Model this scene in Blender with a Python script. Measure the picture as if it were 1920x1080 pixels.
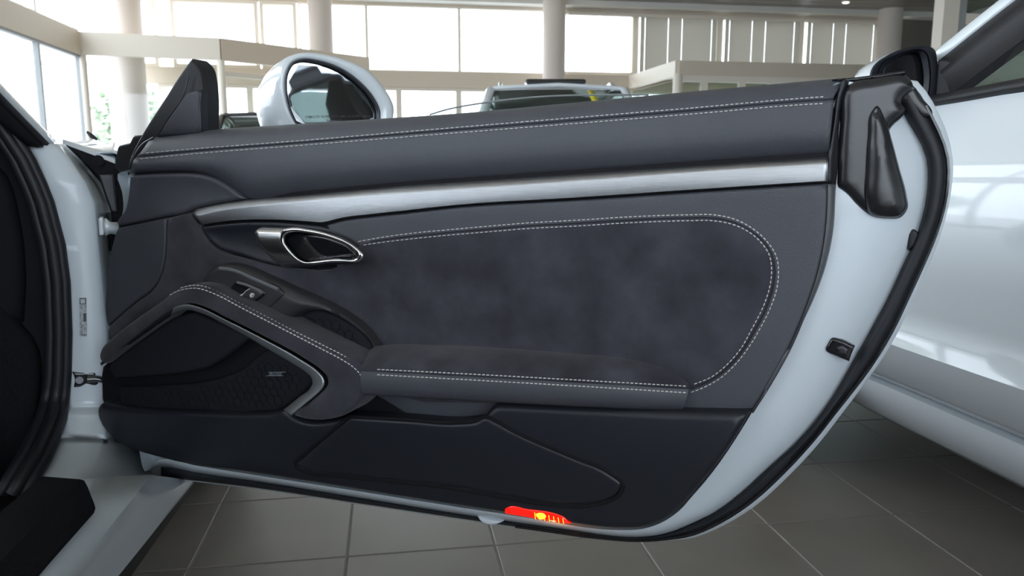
import bpy, bmesh, math, random
import numpy as np
from mathutils import Vector, Matrix
from mathutils.geometry import delaunay_2d_cdt
from math import radians, sin, cos, pi, sqrt, tan, atan2

for o in list(bpy.data.objects):
    bpy.data.objects.remove(o)
scene = bpy.context.scene
col = scene.collection
random.seed(4)

# ------------------------------------------------------------------ camera
FPX, PITCH, YAW, CAM_H = 1425.0, 9.0, 9.0, 0.77
cam_d = bpy.data.cameras.new('camera')
cam = bpy.data.objects.new('camera', cam_d)
col.objects.link(cam)
cam.location = (0, 0, CAM_H)
cam.rotation_euler = (radians(90 - PITCH), 0, radians(-YAW))
cam_d.sensor_width = 36.0
cam_d.lens = 36.0 * FPX / 1920.0
cam_d.clip_start = 0.02
cam_d.clip_end = 300
cam_d.dof.use_dof = True
cam_d.dof.focus_distance = 1.02
cam_d.dof.aperture_fstop = 11.0
scene.camera = cam

# ------------------------------------------------------------------ sky
SKY = 3.4
world = bpy.data.worlds.new('world')
scene.world = world
world.use_nodes = True
bgn = world.node_tree.nodes['Background']
bgn.inputs[0].default_value = (0.88, 0.95, 1.06, 1)
bgn.inputs[1].default_value = SKY

vs = scene.view_settings
vs.view_transform = 'Standard'
vs.look = 'None'
vs.exposure = 0.95
vs.gamma = 1.0
vs.use_curve_mapping = False
scene.cycles.use_denoising = True
scene.cycles.max_bounces = 10
scene.cycles.diffuse_bounces = 4
scene.cycles.glossy_bounces = 5
scene.cycles.transparent_max_bounces = 14
scene.cycles.sample_clamp_indirect = 6.0
scene.cycles.caustics_reflective = False
scene.cycles.caustics_refractive = False

# room extents (the world is aligned with the tile grid)
YW, YB, XL, XR, ZC = 16.5, -8.0, -5.05, 13.0, 4.25

def portal(name, loc, rot, sx, sy):      # guides sky light through a window opening
    d = bpy.data.lights.new(name, 'AREA')
    d.shape = 'RECTANGLE'; d.size = sx; d.size_y = sy
    d.cycles.is_portal = True
    o = bpy.data.objects.new(name, d); col.objects.link(o)
    o.location = loc; o.rotation_euler = rot
    return o
portal('daylight_portal', (4, YW + .15, 2.1), (radians(-90), 0, 0), 18, 4.2)
portal('daylight_portal', (XL - .15, 3, 2.1), (0, radians(-90), 0), 4.2, 22)
portal('daylight_portal', (2.2, YB - .15, 2.1), (radians(90), 0, 0), 14.4, 4.2)

# ------------------------------------------------------------------ pixel rays
_p, _y = radians(PITCH), radians(YAW)
FWD = Vector((sin(_y) * cos(_p), cos(_y) * cos(_p), -sin(_p)))
RGT = Vector((cos(_y), -sin(_y), 0))
UPV = RGT.cross(FWD)
CAM = Vector((0, 0, CAM_H))
def ray(px, py): return FWD + RGT * ((px - 960) / FPX) + UPV * ((540 - py) / FPX)
def atY(px, py, Y): r = ray(px, py); return CAM + r * (Y / r.y)
def atX(px, py, X): r = ray(px, py); return CAM + r * (X / r.x)
def atZ(px, py, Z): r = ray(px, py); return CAM + r * ((Z - CAM_H) / r.z)

class Frame:
    """a plane in the world: P on it, axes a (along), b (up), n towards the viewer"""
    def __init__(s, P, a, b, n): s.P, s.a, s.b, s.n = Vector(P), Vector(a).normalized(), Vector(b).normalized(), Vector(n).normalized()
    def hit(s, px, py, w=0.0):
        r = ray(px, py); q = s.P + s.n * w
        return CAM + r * ((q - CAM).dot(s.n) / r.dot(s.n))
    def uv(s, p): d = p - s.P; return d.dot(s.a), d.dot(s.b)
    def pt(s, u, v, w): return s.P + s.a * u + s.b * v + s.n * w
    def map(s, px, py, W):
        if not callable(W): return s.hit(px, py, W)
        w = 0.0
        for _ in range(5): p = s.hit(px, py, w); w = W(*s.uv(p))
        return s.hit(px, py, w)

A_D = radians(31.5)                                   # the open door's direction
FD = Frame((sin(_y), cos(_y), 0), (cos(A_D), -sin(A_D), 0), (0, 0, 1), (-sin(A_D), -cos(A_D), 0))

# ------------------------------------------------------------------ materials
MATS = {}
def mat(name, colr, rough=.5, metal=0., spec=.5, coat=0., noise=0., nscale=20., bump=0., bscale=200., btype='noise',
        stretch=None, sheen=0., emit=None, estr=0., rvar=0.):
    m = bpy.data.materials.new(name); m.use_nodes = True
    nt = m.node_tree; b = nt.nodes['Principled BSDF']
    b.inputs['Base Color'].default_value = (*colr, 1)
    b.inputs['Roughness'].default_value = rough
    b.inputs['Metallic'].default_value = metal
    b.inputs['Specular IOR Level'].default_value = spec
    b.inputs['Coat Weight'].default_value = coat
    b.inputs['Coat Roughness'].default_value = .04
    if sheen:
        b.inputs['Sheen Weight'].default_value = sheen
        b.inputs['Sheen Roughness'].default_value = .5
    if emit:
        b.inputs['Emission Color'].default_value = (*emit, 1)
        b.inputs['Emission Strength'].default_value = estr
    tc = nt.nodes.new('ShaderNodeTexCoord')
    mp = nt.nodes.new('ShaderNodeMapping')
    nt.links.new(tc.outputs['Object'], mp.inputs[0])
    if stretch: mp.inputs['Scale'].default_value = stretch
    if noise or rvar:
        n = nt.nodes.new('ShaderNodeTexNoise'); n.inputs['Scale'].default_value = nscale; n.inputs['Detail'].default_value = 6
        nt.links.new(mp.outputs[0], n.inputs['Vector'])
        if noise:
            rm = nt.nodes.new('ShaderNodeMapRange')
            rm.inputs['From Min'].default_value = .3; rm.inputs['From Max'].default_value = .7
            rm.inputs['To Min'].default_value = 1 - noise; rm.inputs['To Max'].default_value = 1 + noise
            nt.links.new(n.outputs['Fac'], rm.inputs['Value'])
            mx = nt.nodes.new('ShaderNodeVectorMath'); mx.operation = 'SCALE'
            mx.inputs[0].default_value = colr
            nt.links.new(rm.outputs[0], mx.inputs['Scale'])
            nt.links.new(mx.outputs[0], b.inputs['Base Color'])
        if rvar:
            r2 = nt.nodes.new('ShaderNodeMapRange')
            r2.inputs['From Min'].default_value = .3; r2.inputs['From Max'].default_value = .7
            r2.inputs['To Min'].default_value = max(.02, rough - rvar); r2.inputs['To Max'].default_value = rough + rvar
            nt.links.new(n.outputs['Fac'], r2.inputs['Value']); nt.links.new(r2.outputs[0], b.inputs['Roughness'])
    if bump:
        if btype == 'voronoi':
            t = nt.nodes.new('ShaderNodeTexVoronoi'); t.inputs['Scale'].default_value = bscale; out = t.outputs['Distance']
        else:
            t = nt.nodes.new('ShaderNodeTexNoise'); t.inputs['Scale'].default_value = bscale; t.inputs['Detail'].default_value = 3; out = t.outputs['Fac']
        nt.links.new(mp.outputs[0], t.inputs['Vector'])
        bp = nt.nodes.new('ShaderNodeBump'); bp.inputs['Strength'].default_value = bump; bp.inputs['Distance'].default_value = .001
        nt.links.new(out, bp.inputs['Height']); nt.links.new(bp.outputs[0], b.inputs['Normal'])
    MATS[name] = m
    return m
def glass(name, tint, gloss=.06, grough=.02):
    m = bpy.data.materials.new(name); m.use_nodes = True
    nt = m.node_tree; nt.nodes.clear()
    out = nt.nodes.new('ShaderNodeOutputMaterial'); mix = nt.nodes.new('ShaderNodeMixShader')
    tr = nt.nodes.new('ShaderNodeBsdfTransparent'); gl = nt.nodes.new('ShaderNodeBsdfGlossy'); lw = nt.nodes.new('ShaderNodeLayerWeight')
    p5 = nt.nodes.new('ShaderNodeMath'); p5.operation = 'POWER'; p5.inputs[1].default_value = 5
    fr = nt.nodes.new('ShaderNodeMath'); fr.operation = 'MULTIPLY_ADD'; fr.inputs[1].default_value = .9; fr.inputs[2].default_value = gloss * .5
    lw.inputs['Blend'].default_value = .5; nt.links.new(lw.outputs['Facing'], p5.inputs[0]); nt.links.new(p5.outputs[0], fr.inputs[0])
    tr.inputs[0].default_value = (*tint, 1); gl.inputs['Roughness'].default_value = grough
    nt.links.new(fr.outputs[0], mix.inputs[0]); nt.links.new(tr.outputs[0], mix.inputs[1]); nt.links.new(gl.outputs[0], mix.inputs[2])
    nt.links.new(mix.outputs[0], out.inputs[0])
    MATS[name] = m
    return m

mat('leather', (.058, .061, .073), .46, spec=.45, bump=.25, bscale=900, btype='voronoi', noise=.08, nscale=6)
mat('suede', (.044, .044, .054), .95, spec=.15, sheen=.12, noise=.36, nscale=18, bump=.35, bscale=700)
mat('plastic', (.013, .015, .021), .42, spec=.45, bump=.12, bscale=1200)
mat('plastic_pod', (.030, .029, .031), .42, spec=.45, bump=.1, bscale=1200)
mat('carrier', (.008, .008, .010), .7, spec=.2)
mat('pocket', (.013, .014, .019), .75, spec=.2, bump=.2, bscale=900)
mat('grille', (.011, .012, .016), .7, spec=.2)
mat('gloss_black', (.010, .010, .012), .12, spec=.5)
mat('seam', (.022, .022, .028), .6, spec=.3)
mat('thread', (.62, .60, .58), .7, spec=.2)
mat('aluminium', (.35, .355, .365), .36, metal=1., bump=.12, bscale=60, stretch=(1., 30., 30.), noise=.08, nscale=30)
mat('rim_metal', (.42, .44, .46), .42, metal=.8)
mat('dark_metal', (.05, .052, .058), .35, metal=.6)
mat('chrome', (.78, .77, .75), .16, metal=1.)
mat('edge_satin', (.075, .078, .085), .42)
mat('bevel_highlight', (.13, .135, .15), .45)  # lighter grey that paints the highlight on upward-facing switch bevels
mat('chrome_satin', (.58, .57, .56), .28, metal=1.)
mat('paint', (.63, .67, .70), .32, coat=1., spec=.4)
mat('paint_in', (.62, .68, .73), .38, coat=.5, spec=.4)
mat('rubber', (.014, .014, .016), .5, spec=.35, bump=.15, bscale=300)
mat('rubber_cap', (.014, .014, .016), .27, spec=.5)
mat('seal', (.013, .014, .018), .5, spec=.35)
mat('red_lens', (.75, .005, .003), .12, spec=.6, emit=(1, .012, .004), estr=.42, coat=1.)
mat('amber_lens', (.9, .25, .01), .2, emit=(1., .42, .02), estr=1.9)
mat('badge', (.45, .52, .58), .35, metal=.5)
mat('icon', (.55, .55, .56), .5)
mat('sticker', (.42, .45, .47), .4)
mat('sticker_ink', (.03, .03, .035), .5)
mat('carpet', (.012, .012, .014), .95, spec=.1, noise=.3, nscale=300, bump=.6, bscale=900)
mat('interior', (.010, .010, .012), .8, spec=.15)
mat('wall', (.62, .58, .52), .8, noise=.03, nscale=3)
mat('wall_dark', (.16, .145, .13), .8)
mat('frame_white', (.78, .71, .61), .5)
mat('fascia', (.66, .57, .46), .6)
mat('column', (.66, .59, .54), .7)
mat('ceiling', (.30, .28, .26), .45, metal=.3)
mat('ceiling_trim', (.72, .70, .66), .6)
mat('blind', (.40, .38, .34), .7)
mat('cord', (.75, .74, .70), .7)
mat('mullion', (.35, .36, .36), .5)
mat('grout', (.26, .24, .21), .85, noise=.15, nscale=40)
mat('tile', (.21, .188, .168), .38, spec=.8, noise=.08, nscale=5)
mat('paving', (.5, .5, .48), .9, noise=.1, nscale=2)
mat('leaf', (.42, .5, .36), .7, noise=.4, nscale=3)
mat('bark', (.12, .09, .06), .9)
mat('yellow', (.72, .60, .04), .5)
mat('dark_paint', (.012, .013, .016), .2, coat=1.)
mat('silver', (.6, .6, .6), .3, metal=.8)
mat('tyre', (.012, .012, .012), .8)
mat('lamp', (.9, .9, .85), .5, emit=(1, .95, .85), estr=6)
glass('window_glass', (.95, .97, .97))
glass('door_glass', (.80, .88, .86))
glass('tint_glass', (.10, .12, .11))
_bm = MATS['blind']; _nt = _bm.node_tree
_tr = _nt.nodes.new('ShaderNodeBsdfTranslucent'); _tr.inputs[0].default_value = (.42, .38, .31, 1)
_ad = _nt.nodes.new('ShaderNodeMixShader'); _ad.inputs[0].default_value = .2
_nt.links.new(_nt.nodes['Principled BSDF'].outputs[0], _ad.inputs[1]); _nt.links.new(_tr.outputs[0], _ad.inputs[2])
_nt.links.new(_ad.outputs[0], _nt.nodes['Material Output'].inputs[0])
mm = bpy.data.materials.new('mirror'); mm.use_nodes = True
_b = mm.node_tree.nodes['Principled BSDF']
_b.inputs['Base Color'].default_value = (.72, .76, .80, 1); _b.inputs['Metallic'].default_value = 1; _b.inputs['Roughness'].default_value = .02
MATS['mirror'] = mm

# ------------------------------------------------------------------ object helpers
MW = {}
def link(name, me, parent, M):
    o = bpy.data.objects.new(name, me); col.objects.link(o)
    if parent is not None:
        o.parent = parent
        o.matrix_basis = MW[parent.name].inverted() @ M
    else:
        o.matrix_basis = M
    MW[o.name] = M
    return o
def tag(o, label=None, cat=None, group=None, kind=None):
    if label: o['label'] = label
    if cat: o['category'] = cat
    if group: o['group'] = group
    if kind: o['kind'] = kind
    return o
def empty(name, loc, label, cat, group=None):
    o = link(name, None, None, Matrix.Translation(loc))
    o.empty_display_size = .1
    return tag(o, label, cat, group)
def mesh_obj(name, verts, faces, m, parent=None, smooth=True, M=None, label=None, kind=None, mats=None, midx=None, angle=None):
    """verts are world points; stored local to M (default: the parent's frame, or the thing's base)"""
    if M is None:
        if parent is not None: M = MW[parent.name]
        else:
            a = np.array([tuple(v) for v in verts])
            lo, hi = a.min(0), a.max(0)
            M = Matrix.Translation(((lo[0] + hi[0]) / 2, (lo[1] + hi[1]) / 2, lo[2]))
    inv = M.inverted()
    me = bpy.data.meshes.new(name)
    me.from_pydata([inv @ Vector(v) for v in verts], [], faces)
    for k in (mats or [m]): me.materials.append(MATS[k])
    bm = bmesh.new(); bm.from_mesh(me)
    bmesh.ops.recalc_face_normals(bm, faces=bm.faces)
    bm.to_mesh(me); bm.free()
    if midx is not None: me.polygons.foreach_set('material_index', midx)
    me.polygons.foreach_set('use_smooth', [bool(smooth)] * len(me.polygons))
    if smooth and angle: me.set_sharp_from_angle(angle=radians(angle))
    me.update()
    o = link(name, me, parent, M)
    if label: o['label'] = label
    if kind: o['kind'] = kind
    return o

def spline(pts, k=6, closed=True):
    """Catmull-Rom through pts; a point with a third item is a sharp corner"""
    n = len(pts); P = [np.array(p[:2], float) for p in pts]; S = [len(p) > 2 for p in pts]
    out = []
    for i in range(n if closed else n - 1):
        p1, p2 = P[i], P[(i + 1) % n]
        p0 = P[i - 1] if (closed or i > 0) else p1
        p3 = P[(i + 2) % n] if (closed or i + 2 < n) else p2
        L = np.linalg.norm(p2 - p1)
        def tangent(a, b, c):
            la, lb = np.linalg.norm(b - a), np.linalg.norm(c - b)
            if la < 1e-6 or lb < 1e-6: return (c - a) / max(la + lb, 1e-6)
            return ((b - a) / la * lb + (c - b) / lb * la) / (la + lb)
        t1 = (p2 - p1) / max(L, 1e-6) if S[i] else tangent(p0, p1, p2)
        t2 = (p2 - p1) / max(L, 1e-6) if S[(i + 1) % n] else tangent(p1, p2, p3)
        for j in range(k):
            t = j / k
            h1, h2, h3, h4 = 2*t**3-3*t**2+1, -2*t**3+3*t**2, t**3-2*t**2+t, t**3-t**2
            out.append(h1 * p1 + h2 * p2 + h3 * t1 * L + h4 * t2 * L)
    if not closed: out.append(P[-1])
    return np.array(out)
def resample(P, n, closed=False):
    P = np.asarray(P, float)
    if closed: P = np.vstack([P, P[:1]])
    d = np.r_[0, np.cumsum(np.linalg.norm(np.diff(P, axis=0), axis=1))]
    t = np.linspace(0, d[-1], n + 1)[:-1] if closed else np.linspace(0, d[-1], n)
    return np.stack([np.interp(t, d, P[:, i]) for i in range(P.shape[1])], 1)
def poly_dist(Q, A):
    """distance of points Q to the closed polyline A, and inside test"""
    B = np.roll(A, -1, 0); D = B - A; L2 = (D ** 2).sum(1) + 1e-18
    best = np.full(len(Q), 1e9); ins = np.zeros(len(Q), bool)
    for a, b, d, l in zip(A, B, D, L2):
        t = np.clip(((Q - a) @ d) / l, 0, 1)
        best = np.minimum(best, np.linalg.norm(Q - a - t[:, None] * d, axis=1))
        c = ((a[1] > Q[:, 1]) != (b[1] > Q[:, 1]))
        if c.any():
            xs = a[0] + (Q[:, 1] - a[1]) * (b[0] - a[0]) / (b[1] - a[1] if b[1] != a[1] else 1e-12)
            ins ^= c & (Q[:, 0] < xs)
    return best, ins
def pad(name, outline, w=0., r=.004, depth=.012, m='leather', parent=None, frame=None, base=None, sp=.014, bulge=0., bd=.05,
        k=5, rh=None, label=None, uv=False, kind=None, holes=()):
    """a padded panel: outline (photo pixels mapped on the frame at height w, or uv), rounded edge r, skirt depth"""
    fr = frame or FD
    W = (lambda u, v: w + base(u, v)) if base else (lambda u, v: w)
    S = spline(outline, k, True)
    if not uv: S = np.array([fr.uv(fr.map(x, y, W if base else w)) for x, y in S])
    L = np.linalg.norm(np.diff(np.vstack([S, S[:1]]), axis=0), axis=1).sum()
    sp = min(sp, L / 30)
    n = max(24, int(L / (sp * .55)))
    # keep corners: split long edges only
    out = []
    for a, b in zip(S, np.roll(S, -1, 0)):
        l = np.linalg.norm(b - a)
        if l < 1e-7: continue
        for j in range(max(1, int(l / (sp * .55)))): out.append(a + (b - a) * j / max(1, int(l / (sp * .55))))
    A = np.array(out)
    area = np.sum(A[:, 0] * np.roll(A[:, 1], -1) - np.roll(A[:, 0], -1) * A[:, 1])
    if area < 0: A = A[::-1]
    T = np.roll(A, -1, 0) - np.roll(A, 1, 0); T /= (np.linalg.norm(T, axis=1)[:, None] + 1e-12)
    N = np.stack([-T[:, 1], T[:, 0]], 1)
    rings = []
    for f in (.12, .35, .65, 1.0):
        Q = A + N * (r * f)
        d, ins = poly_dist(Q, A)
        Q = Q[ins & (d > r * f * .93)]
        rings.append(Q)
    lo, hi = A.min(0), A.max(0)
    gx = np.arange(lo[0], hi[0], sp); gy = np.arange(lo[1], hi[1], sp * .87)
    G = np.array([(x + (sp / 2 if j % 2 else 0), y) for j, y in enumerate(gy) for x in gx]) if len(gx) and len(gy) else np.zeros((0, 2))
    if len(G):
        d, ins = poly_dist(G, A); G = G[ins & (d > r + sp * .35)]
    pts = np.vstack([A] + [q for q in rings if len(q)] + ([G] if len(G) else []))
    na = len(A)
    vo, eo, fo, ov, oe, of = delaunay_2d_cdt([Vector(p) for p in pts], [], [list(range(na))], 1, 1e-7)
    V = np.array([(v.x, v.y) for v in vo])
    d, _ = poly_dist(V, A)
    rh = r if rh is None else rh
    t = np.clip(1 - d / max(r, 1e-9), 0, 1)
    wv = -rh * (1 - np.sqrt(np.clip(1 - t * t, 0, 1)))
    if bulge: wv += bulge * (1 - (1 - np.clip(d / bd, 0, 1)) ** 2)
    wv += np.array([W(*p) for p in V])
    verts = [fr.pt(p[0], p[1], q) for p, q in zip(V, wv)]
    faces = [tuple(f) for f in fo]
    # boundary skirt
    cnt = {}
    for f in faces:
        for i in range(len(f)):
            e = (f[i], f[(i + 1) % len(f)]); kx = tuple(sorted(e)); cnt.setdefault(kx, []).append(e)
    bd_e = [e[0] for e in cnt.values() if len(e) == 1]
    idx = {}
    for e in bd_e:
        for i in e:
            if i not in idx:
                idx[i] = len(verts); verts.append(fr.pt(V[i][0], V[i][1], wv[i] - depth))
    for a, b in bd_e: faces.append((b, a, idx[a], idx[b]))
    return mesh_obj(name, verts, faces, m, parent, True, label=label, kind=kind, angle=60)

def prow(pts, W, n, frame=None, k=6, closed=False):
    """pixel polyline -> n world points on the frame at height W (number, function of uv, or list along the row)"""
    fr = frame or FD
    S = resample(spline(pts, k, closed), n, closed)
    if isinstance(W, (list, tuple)):
        ws = np.interp(np.linspace(0, 1, n), np.linspace(0, 1, len(W)), W)
        return [fr.hit(x, y, w) for (x, y), w in zip(S, ws)]
    return [fr.map(x, y, W) for x, y in S]
def loft(name, rows, m, parent=None, closed_u=False, closed_v=False, thick=0., smooth=True, label=None, kind=None, angle=None, cap=False, **kw):
    n = len(rows[0]); R = len(rows)
    verts = [p for r in rows for p in r]; faces = []
    for i in range(R if closed_v else R - 1):
        for j in range(n if closed_u else n - 1):
            a, b = i * n + j, i * n + (j + 1) % n
            c, d = ((i + 1) % R) * n + (j + 1) % n, ((i + 1) % R) * n + j
            faces.append((a, b, c, d))
    if cap and closed_u: faces += [tuple(range(n)), tuple(range((R - 1) * n, R * n))]
    if cap and closed_v: faces += [tuple(i * n for i in range(R)), tuple(i * n + n - 1 for i in range(R))]
    o = mesh_obj(name, verts, faces, m, parent, smooth, label=label, kind=kind, angle=angle, **kw)
    if thick:
        md = o.modifiers.new('thickness', 'SOLIDIFY'); md.thickness = abs(thick); md.offset = -1 if thick > 0 else 1
    return o
def tube(name, pts, r, m, parent=None, seg=8, closed=False, label=None, kind=None):
    P = [Vector(p) for p in pts]; n = len(P); rs = r if isinstance(r, (list, tuple)) else [r] * n
    rows = []; up = None
    for i in range(n):
        t = (P[(i + 1) % n] - P[i - 1]) if closed else (P[min(i + 1, n - 1)] - P[max(i - 1, 0)])
        t.normalize()
        if up is None: up = t.orthogonal().normalized()
        up = (up - t * up.dot(t)).normalized(); s = t.cross(up)
        rows.append([P[i] + (up * cos(2 * pi * j / seg) + s * sin(2 * pi * j / seg)) * rs[i] for j in range(seg)])
    return loft(name, rows, m, parent, closed_u=True, closed_v=closed, cap=not closed, label=label, kind=kind, angle=50)
BOXF = [(0, 1, 3, 2), (4, 6, 7, 5), (0, 4, 5, 1), (2, 3, 7, 6), (0, 2, 6, 4), (1, 5, 7, 3)]
def boxv(x0, x1, y0, y1, z0, z1): return [(x, y, z) for x in (x0, x1) for y in (y0, y1) for z in (z0, z1)]
def box(name, x0, x1, y0, y1, z0, z1, m, parent=None, label=None, bev=0., kind=None):
    if parent is None:
        o = mesh_obj(name, boxv(x0, x1, y0, y1, z0, z1), BOXF, m, None, False, kind=kind)
    else:
        o = mesh_obj(name, boxv(x0, x1, y0, y1, z0, z1), BOXF, m, parent, False, kind=kind)
    if label: o['label'] = label
    if bev:
        b = o.modifiers.new('bevel', 'BEVEL'); b.width = bev; b.segments = 2
    return o
def prism(name, foot, z0, z1, m, parent=None, smooth=False, label=None):
    n = len(foot)
    v = [(x, y, z0) for x, y in foot] + [(x, y, z1) for x, y in foot]
    f = [tuple(range(n))[::-1], tuple(range(n, 2 * n))] + [(i, (i + 1) % n, n + (i + 1) % n, n + i) for i in range(n)]
    return mesh_obj(name, v, f, m, parent, smooth, label=label, angle=40 if smooth else None)
def cyl(name, x, y, r, z0, z1, m, parent=None, n=32): return prism(name, [(x + r * cos(2*pi*i/n), y + r * sin(2*pi*i/n)) for i in range(n)], z0, z1, m, parent, True)
def stitches(name, lines, W, parent, ln=5.5, gap=3.0, wd=.00085, m='thread', frame=None, lift=.0009, label=None):
    """sewn stitches along pixel lines: little raised bars, joined (too many and too small to pick apart)"""
    fr = frame or FD
    V, Fc = [], []
    for li in lines:
        if isinstance(li, tuple): li, Wl = li
        else: Wl = W
        S = spline(li, 8, False)
        d = np.r_[0, np.cumsum(np.linalg.norm(np.diff(S, axis=0), axis=1))]
        s = 0.
        while s + ln < d[-1]:
            e = [fr.map(np.interp(x, d, S[:, 0]), np.interp(x, d, S[:, 1]), Wl) for x in (s, s + ln)]
            t = (e[1] - e[0]).normalized(); q = fr.n.cross(t)
            b = len(V)
            for p, sc in ((e[0], .55), (e[0] + (e[1] - e[0]) * .25, 1), (e[0] + (e[1] - e[0]) * .75, 1), (e[1], .55)):
                V += [p + q * wd * sc - fr.n * .001, p + q * wd * sc * .6 + fr.n * lift * sc, p - q * wd * sc * .6 + fr.n * lift * sc, p - q * wd * sc - fr.n * .001]
            for i in range(3):
                for j in range(3):
                    a = b + i * 4 + j; Fc.append((a, a + 1, a + 5, a + 4))
            Fc += [(b, b + 1, b + 2, b + 3), (b + 12, b + 13, b + 14, b + 15)]
            s += ln + gap
    return mesh_obj(name, V, Fc, m, parent, True, label=label, kind='stuff')

#=====STRUCTURE=====
def S(o): o['kind'] = 'structure'; return o
def multibox(name, boxes, m, parent=None):
    V, Fc = [], []
    for b in boxes:
        k = len(V); V += boxv(*b); Fc += [tuple(i + k for i in f) for f in BOXF]
    return mesh_obj(name, V, Fc, m, parent, False)
# floor: grout bed with single tiles
TS, TX, TY = .30, -.405, 1.455
floor = S(box('floor', XL - .2, XR + .2, YB - .2, YW + .2, -.12, -.0018, 'grout'))
def tile_mesh():
    h, c = TS / 2 - .0021, .0016
    V = [(sx * h, sy * h, z) for z in (-.012, -c) for sx, sy in ((-1, -1), (1, -1), (1, 1), (-1, 1))]
    V += [(sx * (h - c), sy * (h - c), 0) for sx, sy in ((-1, -1), (1, -1), (1, 1), (-1, 1))]
    Fc = [(8, 9, 10, 11)]
    for a in (0, 4): Fc += [(a + i, a + (i + 1) % 4, a + 4 + (i + 1) % 4, a + 4 + i) for i in range(4)]
    return V, Fc
tv, tf = tile_mesh()
tme = bpy.data.meshes.new('floor_tile'); tme.from_pydata(tv, [], tf); tme.materials.append(MATS['tile'])
cells = []
for i in range(-15, 44):
    for j in range(-31, 50):
        x, y = TX + (i + .5) * TS, TY + (j + .5) * TS
        if XL < x - .15 and x + .15 < XR and YB < y - .15 and y + .15 < YW: cells.append((x, y))
def shown(c):
    d = Vector((c[0], c[1], 0)) - CAM
    z = d.dot(FWD)
    if z < .35: return 1e6 + abs(z)
    px, py = 960 + FPX * d.dot(RGT) / z, 540 - FPX * d.dot(UPV) / z
    if not (-250 < px < 2170 and py < 1330): return 1e5 + z
    return z
cells.sort(key=shown)
for x, y in cells[:300]:
    link('floor_tile', tme, floor, Matrix.Translation((x, y, 0)))
V, Fc = [], []
for x, y in cells[300:]:
    k = len(V); V += [(vx + x, vy + y, vz) for vx, vy, vz in tv]; Fc += [tuple(a + k for a in f) for f in tf]
mesh_obj('floor_tiles_beyond', V, Fc, 'tile', floor, False, kind='stuff')

S(box('ground_outside', -70, 70, -60, 90, -.3, -.13, 'paving'))
ceil = S(box('ceiling', XL - .2, XR + .2, YB - .2, YW + .2, ZC + .02, ZC + .2, 'wall_dark'))
y = 6.0
while y < YW - .5:
    box('ceiling_panel', 4.6, XR - .1, y, y + .27, ZC - .03, ZC + .02, 'ceiling', ceil)
    y += .30
box('ceiling_field', XL, XR, YB, 5.9, ZC - .02, ZC + .02, 'frame_white', ceil)
box('ceiling_field', XL, 4.5, 5.9, YW - .45, ZC - .02, ZC + .02, 'frame_white', ceil)
S(box('trim_1', XL, XR, YW - .42, YW - .02, ZC - .15, ZC - .035, 'ceiling_trim'))

# back wall with two rows of windows
xw = lambda px, py=75: atY(px, py, YW).x
XD = xw(1668)
wb = S(multibox('wall_back', [(XL, XD, YW - .12, YW + .12, 2.42, 2.74), (XL, XD, YW - .1, YW + .12, 4.06, ZC + .1), (XL, XD, YW - .12, YW + .12, -.1, .12)], 'fascia'))
S(box('wall_back_right', XD, XR, YW - .06, YW + .12, -.1, ZC + .1, 'wall_dark'))
wn = [0]
def window(x0, x1, y, z0, z1, axis='x', f=.05, glassm='window_glass', d=.07, bars=(), fm='frame_white'):
    """a glazed opening in a wall: frame, pane and, where it has them, glazing bars"""
    wn[0] += 1
    def bx(nm, a0, a1, c0, c1, dd, m, par):
        if axis == 'x': return box(nm, a0, a1, y - dd, y + dd, c0, c1, m, par)
        return box(nm, y - dd, y + dd, a0, a1, c0, c1, m, par)
    B = [(x0, x0 + f, z0, z1), (x1 - f, x1, z0, z1), (x0 + f, x1 - f, z0, z0 + f), (x0 + f, x1 - f, z1 - f, z1)]
    bb = [((a, b, y - d, y + d, c, e) if axis == 'x' else (y - d, y + d, a, b, c, e)) for a, b, c, e in B]
    o = S(multibox('window_%d' % wn[0], bb, fm))
    bx('pane', x0 + f, x1 - f, z0 + f, z1 - f, .006, glassm, o)
    for b in bars: bx('glazing_bar', b - .018, b + .018, z0 + f, z1 - f, .02, 'mullion', o)
    return o
upper = [(40, 297), (303, 324), (324, 486), (490, 558), (562, 618), (618, 688), (688, 861), (861, 1038), (1038, 1190), (1190, 1347), (1347, 1499), (1499, 1652)]
for a, b in upper:
    if b - a < 30: continue
    w_ = window(xw(a), xw(b), YW, 2.74, 4.06, f=.07 if a > 1000 or b < 600 else .03)
lower = [(300, 470), (470, 600), (600, 748), (748, 860), (860, 975), (975, 1085), (1085, 1192), (1192, 1340), (1340, 1500), (1500, 1652)]
for a, b in lower: window(xw(a, 190), xw(b, 190), YW, .12, 2.42, f=.06)
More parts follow.
